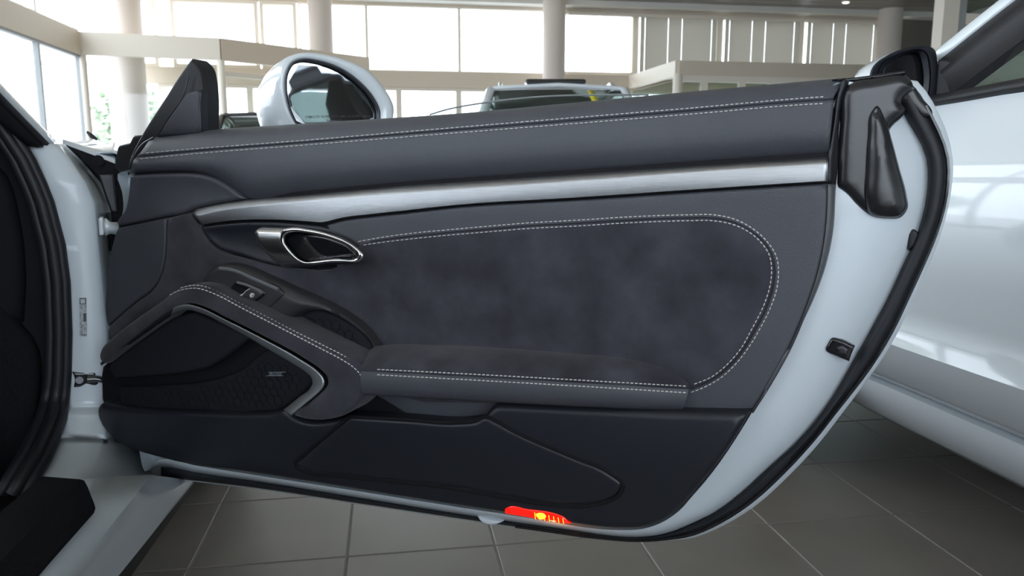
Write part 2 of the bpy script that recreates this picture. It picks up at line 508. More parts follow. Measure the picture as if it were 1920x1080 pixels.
# blinds hanging inside the right-hand upper windows
def blind(px0, px1, label, zlow, tilt, mm='blind'):
    x0, x1 = xw(px0), xw(px1)
    o = empty('window_blind', ((x0 + x1) / 2, YW - .15, zlow), label, 'blind', 'slatted blinds in the upper windows')
    box('head_rail', x0, x1, YW - .19, YW - .06, 3.96, 4.0, 'frame_white', o)
    V, Fc = [], []; z = 3.95
    while z > zlow:
        k = len(V); c, s = .020 * cos(tilt), .020 * sin(tilt)
        ed = [0] + [e for t_ in (.06, .36, .54, .93) for e in (t_ - .0022, t_ + .0022)] + [1]
        for ta, tb in zip(ed[::2], ed[1::2]):
            k = len(V); xa, xb = x0 + (x1 - x0) * ta, x0 + (x1 - x0) * tb
            V += [(xa, YW - .155 - c, z - s), (xb, YW - .155 - c, z - s), (xb, YW - .155 + c, z + s), (xa, YW - .155 + c, z + s)]
            Fc.append((k, k + 1, k + 2, k + 3))
        z -= .030
    mesh_obj('slats', V, Fc, mm, o, False, kind='stuff')
    for t in (.06, .36, .54, .93):
        xx = x0 + (x1 - x0) * t
        box('cord', xx - .002, xx + .002, YW - .185, YW - .176, zlow, 3.96, 'cord', o)
blind(1062, 1188, 'half-open slatted blind, bright with daylight, beside the middle round column', 2.80, .25, 'frame_white')
blind(1196, 1338, 'closed grey slatted blind in the window left of the other closed ones', 2.80, 1.25)
blind(1353, 1491, 'closed grey slatted blind between two other closed blinds', 2.80, 1.25)
blind(1506, 1638, 'closed grey slatted blind in the rightmost window, beside the grey column', 2.80, 1.25)

# left glass wall: beam, panes and mullions
box0 = S(multibox('wall_left', [(XL - .12, XL + .02, YB, 14.13, 2.62, 3.0), (XL - .12, XL + .12, YB, YW, 4.1, ZC + .1), (XL - .12, XL + .12, YB, YW, -.1, .1)], 'fascia'))
ys = [14.1, 12.55, 10.4, 8.2, 6.0, 3.8, 1.6, -.6, -2.8, -5.0, YB]
for b, a in zip(ys[:-1], ys[1:]):
    window(a, b, XL - .05, .1, 2.62, axis='y', f=.035, d=.04, fm='mullion')
    window(a, b, XL - .05, 3.0, 4.1, axis='y', f=.03, d=.04)
# rear glass wall behind the photographer and the plain right wall
S(multibox('wall_rear', [(XL, 9.4, YB - .12, YB + .12, -.1, .25), (XL, 9.4, YB - .12, YB + .12, 3.95, ZC + .1), (9.4, XR, YB - .12, YB + .12, -.1, ZC + .1)], 'wall'))
xs = [XL + (9.4 - XL) * i / 6 for i in range(7)]
for a, b in zip(xs[:-1], xs[1:]): window(a, b, YB, .25, 3.95, f=.06)
S(box('wall_right', XR, XR + .15, YB, YW, -.1, ZC + .1, 'wall'))

# angled glass vestibule in the left corner
def wall_seg(name, p, q, z0, z1, th, m, parent=None):
    p, q = Vector(p), Vector(q); t = (q - p).normalized(); n = Vector((-t.y, t.x)) * th / 2
    return prism(name, [tuple(p - n), tuple(q - n), tuple(q + n), tuple(p + n)], z0, z1, m, parent)
c0, c1, c2 = (XL, 14.13), (-2.89, 14.43), (-.40, YW - .1)
ves = S(prism('wall_vestibule', [c0, c1, c2, (XL, YW - .1)], 2.90, 2.96, 'frame_white'))
wall_seg('fascia', c0, c1, 2.63, 3.0, .12, 'frame_white', ves)
wall_seg('fascia', c1, c2, 2.63, 3.0, .12, 'fascia', ves)
for c in (c0, c1): cyl('post', c[0], c[1], .07, 0, 2.63, 'frame_white', ves, 12)
wall_seg('pane', (XL + .08, 14.14), (-2.97, 14.42), .05, 2.63, .012, 'window_glass', ves)
def lerp2(p, q, t): return (p[0] + (q[0] - p[0]) * t, p[1] + (q[1] - p[1]) * t)
for a, b in ((.03, .33), (.36, .66), (.69, .97)):
    wall_seg('pane', lerp2(c1, c2, a), lerp2(c1, c2, b), .05, 2.42, .012, 'window_glass', ves)
for a in (.345, .675): wall_seg('mullion', lerp2(c1, c2, a - .012), lerp2(c1, c2, a + .012), 0, 2.63, .08, 'frame_white', ves)
wall_seg('transom', c1, c2, 2.36, 2.44, .08, 'frame_white', ves)
# glazed office box on the right
e1, e2, e3 = (5.36, 14.0), (5.22, YW - .1), (11.4, 14.0)
off = S(prism('wall_office', [e1, e3, (11.4, YW - .1), e2], 2.66, 2.72, 'frame_white'))
wall_seg('fascia', e2, e1, 2.47, 2.74, .12, 'frame_white', off)
wall_seg('fascia', e1, e3, 2.47, 2.74, .12, 'fascia', off)
cyl('post', *e1, .09, 0, 2.5, 'frame_white', off, 12)
for a, b in ((.02, .075), (.095, .20), (.22, .30), (.32, .46), (.48, .66), (.68, .97)):
    wall_seg('pane', lerp2(e1, e3, a), lerp2(e1, e3, b), .05, 2.38, .012, 'door_glass', off)
for a in (.085, .21, .31, .47, .67): wall_seg('mullion', lerp2(e1, e3, a - .011), lerp2(e1, e3, a + .011), 0, 2.5, .09, 'frame_white', off)
wall_seg('transom', e1, e3, 2.36, 2.48, .105, 'frame_white', off)
wall_seg('pane', lerp2(e2, e1, .05), lerp2(e2, e1, .95), .05, 2.40, .012, 'door_glass', off)
# glass partition beside the right-hand car
px0, px1, px2 = (atY(p, 60, 10).x for p in (1757, 1786, 1804))
par = S(box('wall_partition', px0, px1, 9.9, 10.1, 0, ZC, 'frame_white'))
box('post', px1 + .03, px2, 9.95, 10.05, 0, ZC, 'mullion', par)
box('pane', px2, XR - .05, 9.99, 10.005, .1, ZC - .1, 'door_glass', par)
box('transom', px2, XR - .05, 9.96, 10.04, 2.75, 2.9, 'frame_white', par)
box('base_panel', px2, XR - .05, 9.96, 10.04, 0, .6, 'fascia', par)

def column(px, py, Y, r, label):
    c = atY(px, py, Y)
    o = cyl('round_column', c.x, c.y, r, 0, ZC, 'column')
    return tag(o, label, 'column', 'round columns in front of the windows')
column(230, 40, 15.4, .325, 'thick round column passing through the glass vestibule at the left')
column(601, 50, 16.0, .235, 'round grey column just above the white door mirror')
column(1039, 70, 16.0, .235, 'round grey column above the roof of the parked off-roader')
column(1668, 60, 16.0, .25, 'round grey column at the right end of the blinds')
dl = empty('downlight', (*atZ(1586, 2, ZC - .03).xy, ZC - .06), 'small round downlight recessed in the dark ceiling', 'light')
cyl('bezel', dl.location.x, dl.location.y, .09, ZC - .06, ZC - .03, 'frame_white', dl, 20)
cyl('lens', dl.location.x, dl.location.y, .06, ZC - .065, ZC - .058, 'lamp', dl, 20)

# trees outside
def tree(x, y, h, label, seed):
    rn = random.Random(seed)
    o = empty('tree', (x, y, -.13), label, 'tree', 'trees outside the showroom')
    tube('trunk', [(x, y, -.13), (x + .1, y, h * .3), (x, y + .1, h * .7)], [.12, .09, .04], 'bark', o, 6)
    V, Fc = [], []
    for i in range(900):
        a, b, rr = rn.uniform(0, 2 * pi), rn.uniform(-1, 1), rn.uniform(.3, 1) ** .6
        R = h * .3 * (1 + .3 * sin(3 * a + seed))
        p = Vector((x + R * rr * sqrt(1 - b * b) * cos(a), y + R * rr * sqrt(1 - b * b) * sin(a), h * .68 + h * .36 * rr * b))
        d1 = Vector((rn.gauss(0, 1), rn.gauss(0, 1), rn.gauss(0, .6))).normalized() * .17
        d2 = d1.orthogonal().normalized() * .09
        k = len(V); V += [p - d1, p + d2, p + d1, p - d2]; Fc.append((k, k + 1, k + 2, k + 3))
    mesh_obj('foliage', V, Fc, 'leaf', o, False, kind='stuff')
tree(-11.5, 17.5, 3.1, 'small leafy tree outside, seen between the column and the left glass wall', 1)
tree(-7.2, 23.5, 3.0, 'small leafy tree outside, seen just right of the black mirror triangle', 2)
#=====CARS=====
def ss(x): x = min(1., max(0., x)); return x * x * (3 - 2 * x)
def xrow(pts, n):
    """pixel polyline resampled evenly in x"""
    Sx = spline(pts, 10, False)
    xs = np.linspace(Sx[0][0], Sx[-1][0], n)
    o = np.argsort(Sx[:, 0])
    return np.stack([xs, np.interp(xs, Sx[o, 0], Sx[o, 1])], 1)
def hits(P, w, frame=None):
    fr = frame or FD
    ws = w if hasattr(w, '__len__') else [w] * len(P)
    return [fr.hit(p[0], p[1], q) for p, q in zip(P, ws)]
def mixp(P, Q, t): return P * (1 - t) + Q * t

# ================================================================== the near car with its open door
car = empty('sports_car', (-1.3, .4, 0), 'white sports car at the left with its door swung wide open', 'car')
DM = Matrix.Translation(FD.pt(-.76, 0, 0)) @ Matrix.Rotation(-A_D, 4, 'Z')
#            trim edge      seal inner     seal outer    outer skin
ST = [((1592, 153), (1668, 165), (1712, 160), (1720, 152)),
      ((1577, 215), (1700, 222), (1750, 220), (1761, 214)),
      ((1570, 300), (1737, 297), (1779, 297), (1787, 300)),
      ((1567, 360), (1738, 362), (1777, 365), (1783, 362)),
      ((1561, 435), (1721, 435), (1757, 440), (1764, 440)),
      ((1549, 492), (1694, 495), (1732, 500), (1740, 502)),
      ((1524, 561), (1664, 560), (1704, 561), (1712, 563)),
      ((1495, 621), (1636, 612), (1674, 624), (1682, 626)),
      ((1460, 685), (1603, 671), (1634, 689), (1642, 691)),
      ((1410, 773), (1543, 771), (1575, 764), (1585, 767)),
      ((1365, 845), (1490, 833), (1523, 830), (1533, 834)),
      ((1322, 903), (1440, 878), (1470, 888), (1478, 893)),
      ((1300, 928), (1388, 926), (1408, 944), (1413, 951)),
      ((1272, 959), (1342, 960), (1352, 980), (1355, 986)),
      ((1238, 981), (1300, 981), (1300, 1003), (1301, 1008)),
      ((1204, 992), (1249, 1001), (1250, 1011), (1250, 1014)),
      ((1169, 994), (1192, 1008), (1192, 1014), (1192, 1016)),
      ((1135, 993), (1135, 1004), (1135, 1010), (1135, 1012)),
      ((1089, 988), (1089, 997), (1089, 1005), (1089, 1007)),
      ((1020, 976), (1020, 987), (1020, 995), (1020, 997)),
      ((940, 963), (940, 976), (940, 984), (940, 986)),
      ((860, 951), (860, 964), (860, 972), (860, 974)),
      ((640, 916), (640, 928), (640, 939), (640, 941)),
      ((480, 891), (480, 902), (480, 915), (480, 917)),
      ((362, 872), (362, 885), (362, 901), (362, 903)),
      ((300, 861), (302, 875), (302, 893), (302, 895))]
hid = [(272, 884), (262, 850), (250, 790), (225, 740), (212, 660), (212, 560), (218, 480), (224, 420), (231, 394), (229, 360), (221, 326), (246, 318),
       (285, 306), (380, 298), (552, 284), (736, 268), (900, 254), (1100, 238), (1300, 222), (1480, 206)]
lo4 = [[s[i] for s in ST] + hid for i in range(4)]
lo4 = [spline(l, 3, True) for l in lo4]
T_, SI_, SO_, K_ = lo4
cen = T_.mean(0)
rows = [hits(T_ + (cen - T_) * .03, -.04), hits(T_, -.010), hits(mixp(T_, SI_, .25), -.012), hits(mixp(T_, SI_, .62), -.020),
        hits(mixp(T_, SI_, .88), -.036), hits(SI_, -.048), hits(SO_, -.056), hits(K_, -.062), hits(K_, -.074),
        hits(K_ + (cen - K_) * .02, -.095), hits(K_ + (cen - K_) * .07, -.125), hits(K_ + (cen - K_) * .22, -.150)]
M0 = MW['sports_car']
MW['_door'] = DM
door = loft('door', rows, 'paint_in', car, closed_u=True, cap=True, M=DM, angle=45, label='open passenger door with dark leather and suede lining')
# black sealing lip along the edge
n_s = (len(ST) - 1) * 3 + 1
si, so = SI_[:n_s], SO_[:n_s]
rows = [hits(si, -.046), hits(mixp(si, so, .12), -.036), hits(mixp(si, so, .5), -.033), hits(mixp(si, so, .88), -.040), hits(so, -.056), hits(mixp(si, so, .5), -.058)]
loft('door_seal', rows, 'seal', door, closed_v=True, cap=True, angle=70, label='black rubber door seal')
tube('seal_bead', [FD.hit(x, y, -.036) for x, y in mixp(si, so, .93)[2:60]], .0022, 'gloss_black', door, 6)

# carrier behind all panels
carrier = [(1572, 205, 1), (1572, 300), (1564, 380), (1558, 435), (1545, 492), (1520, 561), (1491, 621), (1456, 685), (1405, 773), (1360, 845), (1318, 900), (1297, 925), (1268, 955),
           (1236, 977), (1204, 988), (1169, 990), (1135, 989), (1066, 980), (940, 959), (640, 912), (480, 887), (290, 855), (222, 828), (196, 790), (197, 720), (203, 640), (206, 560), (213, 470), (222, 425),
           (240, 390), (248, 330), (262, 312), (320, 304), (552, 284), (860, 258), (1280, 224), (1540, 205, 1)]
pad('trim_carrier', carrier, -.006, .003, .006, 'carrier', door, sp=.05)

# ---- upper leather pad
N = 120
top = xrow([(284, 257), (380, 245), (552, 233), (736, 221), (860, 212.5), (1060, 194), (1234, 177.5), (1426, 160), (1584, 146)], N)
s1 = xrow([(262, 288), (380, 277.8), (560, 264), (800, 243.6), (1060, 222), (1307, 201.6), (1500, 184.5), (1563, 180)], N)
cr = xrow([(256, 294.5), (380, 282.5), (560, 268.3), (800, 248.3), (1060, 227.5), (1307, 207), (1500, 190.5), (1563, 186.5)], N)
s2 = xrow([(251, 299), (380, 287), (560, 273), (800, 253.6), (1060, 233), (1307, 213), (1500, 196.5), (1563, 193)], N)
bot = xrow([(242, 327), (320, 323.5), (367, 325), (393, 331), (427, 349), (459, 374), (560, 365.6), (750, 348), (885, 338.4), (1080, 325), (1341, 307), (1553, 293)], N)
up_w = lambda x: 0.0
rows = [hits(top, -.050), hits(top, -.036), hits(mixp(top, s1, .04), -.028), hits(mixp(top, s1, .12), -.021), hits(mixp(top, s1, .3), -.012), hits(mixp(top, s1, .6), -.005), hits(s1, 0.0),
        hits(mixp(s1, cr, .6), .0008), hits(cr, -.0022), hits(mixp(cr, s2, .4), .0012), hits(s2, .0014), hits(mixp(s2, bot, .25), .005), hits(mixp(s2, bot, .55), .006),
        hits(mixp(s2, bot, .78), .003), hits(mixp(s2, bot, .92), -.004), hits(bot, -.012)]
loft('upper_trim', rows, 'leather', door, label='black leather upper trim with white double stitching', thick=.004)
L = lambda P: [tuple(p) for p in P[1:-1:6]] + [tuple(P[-2])]
stitches('stitching', [(L(s1), .0006), (L(s2), .0020)], 0, door, 6.6, 2.8, .00068)
tube('seam', [FD.hit(x, y, -.0012) for x, y in cr], .0012, 'seam', door, 6)
# rear end of the upper trim
rows = [hits(resample(spline([(1584, 147), (1571, 180), (1563, 230), (1553, 293), (1551, 342)], 6, False), 24), -.002),
        hits(resample(spline([(1586, 149), (1574, 182), (1567, 232), (1558, 295), (1556, 343)], 6, False), 24), -.002),
        hits(resample(spline([(1594, 152), (1585, 185), (1577, 235), (1570, 297), (1567, 345)], 6, False), 24), -.016)]
loft('end_trim', rows, 'plastic', door, thick=.006)

# ---- brushed aluminium strip
top = xrow([(359, 400), (364, 392.5), (380, 388), (410, 381.5), (459, 374.5), (560, 366), (750, 348.4), (885, 338.8), (1080, 325.4), (1341, 307.3), (1553, 293.4)], N)
fac = xrow([(359.5, 402), (366, 403), (410, 395), (459, 388), (560, 378.4), (722, 365), (912, 351), (1080, 338.5), (1341, 318), (1553, 304)], N)
bo = xrow([(362, 407), (372, 421), (400, 419.5), (438, 415.5), (493, 414), (560, 417.5), (606, 421.5, 1), (641, 412), (690, 405.5), (750, 399), (858, 387), (1080, 373.5), (1313, 358), (1553, 342.5)], N)
rows = [hits(top, -.010), hits(mixp(top, fac, .12), .0005), hits(mixp(top, fac, .9), .0052), hits(mixp(fac, bo, .08), .0064), hits(mixp(fac, bo, .9), .0056), hits(bo, -.004)]
loft('trim_strip', rows, 'aluminium', door, label='brushed aluminium trim strip', thick=.002, angle=60)

# ---- front pads
pad('front_trim', [(240, 328, 1), (320, 324.5), (367, 326), (393, 332), (426, 350), (457, 374, 1), (410, 381), (362, 391, 1), (354, 396), (300, 408), (218, 424, 1), (216, 418), (230, 395), (237, 360), (239, 338)],
    .004, .008, .012, 'leather', door, bulge=-.006, bd=.03, label='black leather front corner trim')
pad('kick_trim', [(218, 428, 1), (310, 408.5, 1), (309.5, 440), (308, 471), (302, 508), (286, 539), (252, 566), (200, 611, 1), (196, 580), (198, 540), (205, 480)],
    .001, .004, .01, 'leather', door, label='smooth black leather kick panel')

# ---- leather field and suede insert
pad('leather_panel', [(610, 422.5, 1), (641, 414), (690, 407.5), (750, 401), (858, 389), (1080, 375.5), (1313, 360), (1552, 344.5, 1), (1548.5, 424), (1535.5, 502), (1513, 572.5), (1476, 658), (1439, 724), (1408, 773, 1),
                      (1282, 771, 1), (1100, 765), (700, 740), (640, 640), (630, 500)], .0035, .004, .012, 'leather', door, label='black leather door panel around the suede insert')
ei = resample(spline([(1552, 345), (1548.5, 424), (1535.5, 502), (1513, 572.5), (1476, 658), (1439, 724), (1408, 773)], 6, False), 50)
eo = resample(spline([(1567, 346), (1562, 435), (1550.5, 491), (1525.5, 561), (1496.5, 621), (1457, 691), (1411, 774)], 6, False), 50)
loft('edge_trim', [hits(ei, .002), hits(mixp(ei, eo, .12), .0025), hits(mixp(ei, eo, .85), -.0025), hits(eo, -.008)], 'edge_satin', door, thick=.003)
OS = [(671, 453), (720, 444.4), (780, 436.5), (840, 431), (900, 425.5), (1000, 417.5), (1080, 413), (1180, 406.7), (1291, 403), (1339, 403), (1373, 409.6), (1410, 428), (1439, 454), (1456, 482), (1459.6, 506), (1456, 543), (1445, 576), (1424.5, 617), (1402, 654), (1380, 682), (1350, 709.6), (1321, 726), (1294, 736.5)]
IS = [(681, 459.5), (720, 454), (780, 447), (840, 441), (900, 436), (1000, 428), (1080, 424), (1180, 417.8), (1291, 414), (1335.6, 414), (1373, 420.7), (1402, 433.7), (1428, 456), (1443, 480), (1446.7, 506), (1443, 539), (1432, 572.6), (1409.6, 617), (1387.4, 656), (1365, 682), (1335.6, 706), (1296, 722.6)]
mid = mixp(resample(spline(OS, 6, False), 60), resample(spline(IS, 6, False), 60), .5)
pad('suede_insert', [tuple(p) for p in mid] + [(1288, 740, 1), (1100, 745), (700, 735), (560, 660), (430, 580), (345, 560), (250, 605), (201, 640, 1), (200, 614, 1), (253, 568), (288, 540.5), (304, 508.5), (310, 471), (312, 409, 1), (357, 398, 1), (374, 425),
     (390, 455), (480, 492), (530, 502), (640, 497)], .0060, .005, .006, 'suede', door, label='dark grey suede insert', k=4)
stitches('stitching', [(OS, .0040), (IS, .0062)], 0, door, 6.0, 2.8, .00066)
tube('seam', [FD.hit(x, y, .0036) for x, y in mid[1:]], .0011, 'seam', door, 6)

# ---- armrest
N = 80
r0 = xrow([(668, 676), (685, 661), (704, 650), (732, 646), (817, 647), (923, 651), (1065, 662), (1154, 669.5), (1224, 683), (1267, 699), (1291, 719)], N)
r1 = xrow([(676, 691.2), (923, 703.8), (1100, 713.7), (1291, 724.5)], N)
r2 = xrow([(676, 701), (994, 718.8), (1150, 728), (1290, 736.8)], N)
r3 = xrow([(676, 739.5), (817, 748), (994, 757.8), (1279, 771.5)], N)
tt = np.linspace(0, 1, N)
prof = .012 + .052 * (1 - tt ** 2.2)
rows = [hits(r0, .006 + 0 * tt), hits(mixp(r0, r1, .12), .006 + prof * .25), hits(mixp(r0, r1, .35), prof * .55 + .004), hits(mixp(r0, r1, .7), prof * .86 + .002), hits(r1, prof), hits(mixp(r1, r2, .45), prof - .0012),
        hits(mixp(r1, r2, .55), prof - .0012), hits(r2, prof), hits(mixp(r2, r3, .6), prof + .001), hits(mixp(r2, r3, .93), prof - .003), hits(r3, prof - .010), hits(r3, -.002 + 0 * tt)]
rr = rows
def split(name, rs, m, label): return loft(name, rs, m, door, label=label)
split('armrest', rr[:6], 'suede', 'dark suede armrest top')
split('armrest_front', rr[5:], 'leather', 'black leather armrest front with white stitching')
wf = lambda r, dz: [(r[i][0], r[i][1], prof[i] + dz) for i in range(N)]
def stitch_row(r, dz):
    V = []
    d = np.r_[0, np.cumsum(np.linalg.norm(np.diff(r, axis=0), axis=1))]
    return r, d, prof + dz
def stitches_w(name, specs, parent, ln, gap, wd=.0009, lift=.0009):
    V, Fc = [], []
    for P, wv in specs:
        P = np.asarray(P); d = np.r_[0, np.cumsum(np.linalg.norm(np.diff(P, axis=0), axis=1))]; s = 0.
        f = lambda x: FD.hit(np.interp(x, d, P[:, 0]), np.interp(x, d, P[:, 1]), np.interp(x, d, wv))
        while s + ln < d[-1]:
            e0, e1 = f(s), f(s + ln); t = (e1 - e0).normalized(); q = FD.n.cross(t); b = len(V)
            for p, sc in ((e0, .55), (e0.lerp(e1, .25), 1), (e0.lerp(e1, .75), 1), (e1, .55)):
                V += [p + q * wd * sc - FD.n * .001, p + q * wd * sc * .6 + FD.n * lift * sc, p - q * wd * sc * .6 + FD.n * lift * sc, p - q * wd * sc - FD.n * .001]
            for i in range(3):
                for j in range(3): a = b + i * 4 + j; Fc.append((a, a + 1, a + 5, a + 4))
            Fc += [(b, b + 1, b + 2, b + 3), (b + 12, b + 13, b + 14, b + 15)]
            s += ln + gap
    return mesh_obj(name, V, Fc, 'thread', parent, True, kind='stuff')
stitches_w('stitching', [(r1[4:], prof[4:] + .0004), (r2[4:], prof[4:] + .0004)], door, 5.6, 2.6, .00066)

# ---- lower panels
def low(u, v): return .026 * ss((v - .30) / .14) * (1 - .55 * ss((u + .45) / .7)) - .010 * ss((.315 - v) / .05)
low_out = [(180, 765), (187, 757), (198, 759.5), (227, 764), (345, 773), (475, 777), (508, 775), (530, 767.5, 1), (541, 778), (556, 787), (623, 788.5), (640, 783), (655, 781, 1), (760, 787), (867, 792), (893, 789), (907, 781, 1), (914, 771), (930, 758, 1), (1100, 766), (1282, 773.5), (1406, 776, 1),
           (1362, 847), (1319, 903), (1297, 928), (1270, 957), (1237, 980), (1204, 991), (1169, 993), (1135, 992), (1066, 983), (1000, 973), (940, 963), (860, 951), (640, 915.5), (480, 890), (290, 858.5), (258, 849), (220, 831), (189, 800), (179.5, 775)]
pad('lower_panel', low_out, .014, .010, .02, 'plastic', door, base=low, label='smooth black plastic lower door panel', sp=.012)
pad('storage_flap', [(655, 783, 1), (760, 789), (867, 794), (893, 790.5), (907, 783), (930, 792), (959, 808), (1065, 855), (1148, 893), (1165, 908), (1160, 924), (1142, 937), (1111, 945), (1065, 947.5), (994, 939), (852, 914), (640, 890.5), (570, 880), (555, 871), (572, 853), (610, 820)],
    .0175, .006, .012, 'plastic', door, base=low, label='black storage bin flap', sp=.012)
gv = resample(spline([(655, 781, 1), (760, 787), (867, 792), (893, 788.5), (907, 781), (931, 790), (959, 806), (1065, 853), (1150, 891), (1168, 908), (1163, 925.5), (1143, 939), (1111, 947.5), (1065, 950), (994, 941.5), (852, 916.5), (640, 893), (568, 882.5), (551, 871), (570, 851.5), (610, 818)], 5, True), 140, True)
tube('bin_gap', [FD.map(x, y, lambda u, v: .0142 + low(u, v)) for x, y in gv], .0028, 'carrier', door, 6, closed=True)
pad('storage_bin', [(650, 783, 1), (690, 742, 1), (820, 748), (925, 755, 1), (915, 772), (907, 784), (860, 796), (655, 788, 1)], .003, .006, .008, 'carrier', door)
rows = [hits(xrow([(655, 781), (760, 787), (867, 792), (893, 788.5), (907, 781)], 30), .030), hits(xrow([(655, 779), (760, 785), (867, 790), (893, 786.5), (907, 779)], 30), .006)]
loft('bin_lip', rows, 'carrier', door, thick=.002)

# ---- map pocket with speaker
pad('map_pocket', [(188, 690, 1), (345, 575), (470, 635), (590, 715), (540, 772), (345, 776), (190, 762, 1)], .002, .006, .008, 'carrier', door)
pad('pocket_lining', [(201, 684, 1), (271, 632), (338, 591), (360, 587), (382, 596), (425, 613), (464, 634), (440, 655), (419, 671), (390, 689), (345, 699.5), (280, 706), (212, 710, 1)], .026, .006, .012, 'pocket', door, label='dark padded lining of the map pocket')
pad('speaker_grille', [(219, 725, 1), (300, 723), (370, 717), (420, 706), (455, 690), (480, 668), (500, 655), (545, 680), (583, 706), (586, 720), (577, 731), (535, 766, 1), (508, 776), (475, 778), (345, 774), (226, 765, 1)], .010, .006, .01, 'grille', door, label='black hexagon-patterned speaker grille')
def hexes(name, poly, w, size, parent):
    Sg = np.array([FD.uv(FD.hit(x, y, w)) for x, y in poly]); V, Fc = [], []
    lo_, hi_ = Sg.min(0), Sg.max(0); j = 0; y_ = lo_[1]
    C_ = []
    while y_ < hi_[1]:
        x_ = lo_[0] + (size * .866 if j % 2 else 0)
        while x_ < hi_[0]: C_.append((x_, y_)); x_ += size * 1.732
        y_ += size * 1.5; j += 1
    C_ = np.array(C_); d_, in_ = poly_dist(C_, Sg)
    for (cx, cy) in C_[in_ & (d_ > size)]:
        for i in range(6):
            a0, a1 = pi / 6 + i * pi / 3, pi / 6 + (i + 1) * pi / 3; k = len(V)
            for rr_, ww in ((.99, w - .001), (.97, w + .0007), (.88, w + .0007), (.86, w - .001)):
                V += [FD.pt(cx + size * rr_ * cos(a), cy + size * rr_ * sin(a), ww) for a in (a0, a1)]
            Fc += [(k, k + 1, k + 3, k + 2), (k + 2, k + 3, k + 5, k + 4), (k + 4, k + 5, k + 7, k + 6)]
    if V: mesh_obj(name, V, Fc, 'grille', parent, False, kind='stuff')
hexes('grille_pattern', [(226, 728), (370, 722), (455, 695), (500, 660), (545, 684), (580, 710), (535, 762), (475, 774), (228, 762)], .0105, .0085, door)
def text_obj(name, s, origin, xdir, ydir, size, m, parent, width=None, shear=0., ext=.0003):
    cu = bpy.data.curves.new(name, 'FONT'); cu.body = s; cu.size = 1; cu.shear = shear; cu.extrude = 0; cu.resolution_u = 3
    t = bpy.data.objects.new(name + '_tmp', cu); col.objects.link(t)
    bpy.context.view_layer.update()
    me = bpy.data.meshes.new_from_object(t.evaluated_get(bpy.context.evaluated_depsgraph_get()))
    V = np.array([v.co[:] for v in me.vertices]); Fc = [tuple(p.vertices) for p in me.polygons]
    bpy.data.objects.remove(t); bpy.data.meshes.remove(me); bpy.data.curves.remove(cu)
    w0, w1, h1 = V[:, 0].min(), V[:, 0].max(), V[:, 1].max()
    sx = (width / (w1 - w0)) if width else size / h1
    sy = size / h1
    xd, yd = Vector(xdir).normalized(), Vector(ydir).normalized()
    P = [Vector(origin) + xd * ((v[0] - w0) * sx) + yd * (v[1] * sy) for v in V]
    return mesh_obj(name, P, Fc, m, parent, False)
bq = [(499.0, 704.6), (503, 698), (535.5, 697.6), (531, 704.4)]
pad('speaker_badge', [(*p, 1) for p in bq], .0125, .0006, .002, 'grille', door, label='small silver BOSE badge on the speaker grille')
for a, b in ((0, 3), (1, 2)):
    tube('badge_edge', [FD.hit(*bq[a], .0128), FD.hit(*bq[b], .0128)], .0004, 'badge', door, 6)
o_, e_ = FD.hit(504.5, 703.9, .0132), FD.hit(529.5, 703.7, .0132)
text_obj('badge_lettering', 'BOSE', o_, e_ - o_, (0, 0, 1), (FD.hit(505, 699.0, .0132) - o_).z, 'badge', door, (e_ - o_).length, shear=.35)

# ---- grab strap and its rim
OUT = [(187, 653), (197, 641.5), (252, 597), (300, 563.5), (327, 543), (345, 536), (367, 533), (390, 536.7), (427, 554.5), (493, 588), (567, 626.7), (641, 663.5), (668, 678.5), (684, 697), (690, 719), (686, 736), (671, 756), (642, 780)]
INN = [(187.5, 681), (234, 645), (271, 615.6), (310, 586), (327, 575), (345, 569.5), (371, 574.5), (419, 597), (493, 634), (567, 675), (600, 698.5), (608, 708), (610.5, 719), (606, 729), (597, 738), (570, 761), (547, 780.5)]
def strap_w(u, v): return .034 * ss((u + .78) / .22)
pad('grab_strap', OUT + [(623, 786.7), (567, 787.5), (549, 782, 1)] + INN[::-1] + [(183.5, 672)], .026, .010, .045, 'suede', door, base=strap_w, label='suede grab strap with white stitching', sp=.011)
SU = [(338, 540), (350, 536.6), (367, 535), (389, 538.6), (401, 543.2), (427, 556.4), (493, 590), (567, 628.2), (604, 646.4), (641, 665), (661, 677), (674, 688), (683, 699)]
SL = [(318, 553), (335, 545), (350, 541.5), (368, 540.5), (382, 543.5), (397, 549), (456, 579), (530, 617), (604, 655), (641, 674.5), (660, 686.5), (673, 699), (682, 712)]
stitches('stitching', [(SU, lambda u, v: .0225 + strap_w(u, v)), (SL, lambda u, v: .0262 + strap_w(u, v))], 0, door, 5.2, 2.5, .00062)
RIN = [(190, 686), (240, 650), (275, 624), (315, 596), (334, 585), (352, 581), (374, 586), (419, 607), (456, 627), (493, 649), (549, 682), (575, 699), (584, 708), (586, 718), (582, 727), (560, 745), (532, 768)]
na = 90
oi, ri = resample(spline(INN, 6, False), na), resample(spline(RIN, 6, False), na)
def rim(name, a, b, m, label):
    A_, B_ = oi[a:b], ri[a:b]
    g = lambda P, dw: [FD.map(x, y, lambda u, v: strap_w(u, v) + dw) for x, y in P]
    return loft(name, [g(A_, .012), g(mixp(A_, B_, .12), .0225), g(mixp(A_, B_, .3), .0215), g(mixp(A_, B_, .85), .012), g(B_, .004), g(B_, -.012)], m, door, label=label, thick=.002)
rim('rim_front', 0, 27, 'dark_metal', 'front rim of the map pocket, its dark reflection put into the colour')  # same metal rim, coloured darker here to imitate a dark reflection
rim('rim', 26, na, 'rim_metal', 'satin silver rim of the grab strap')

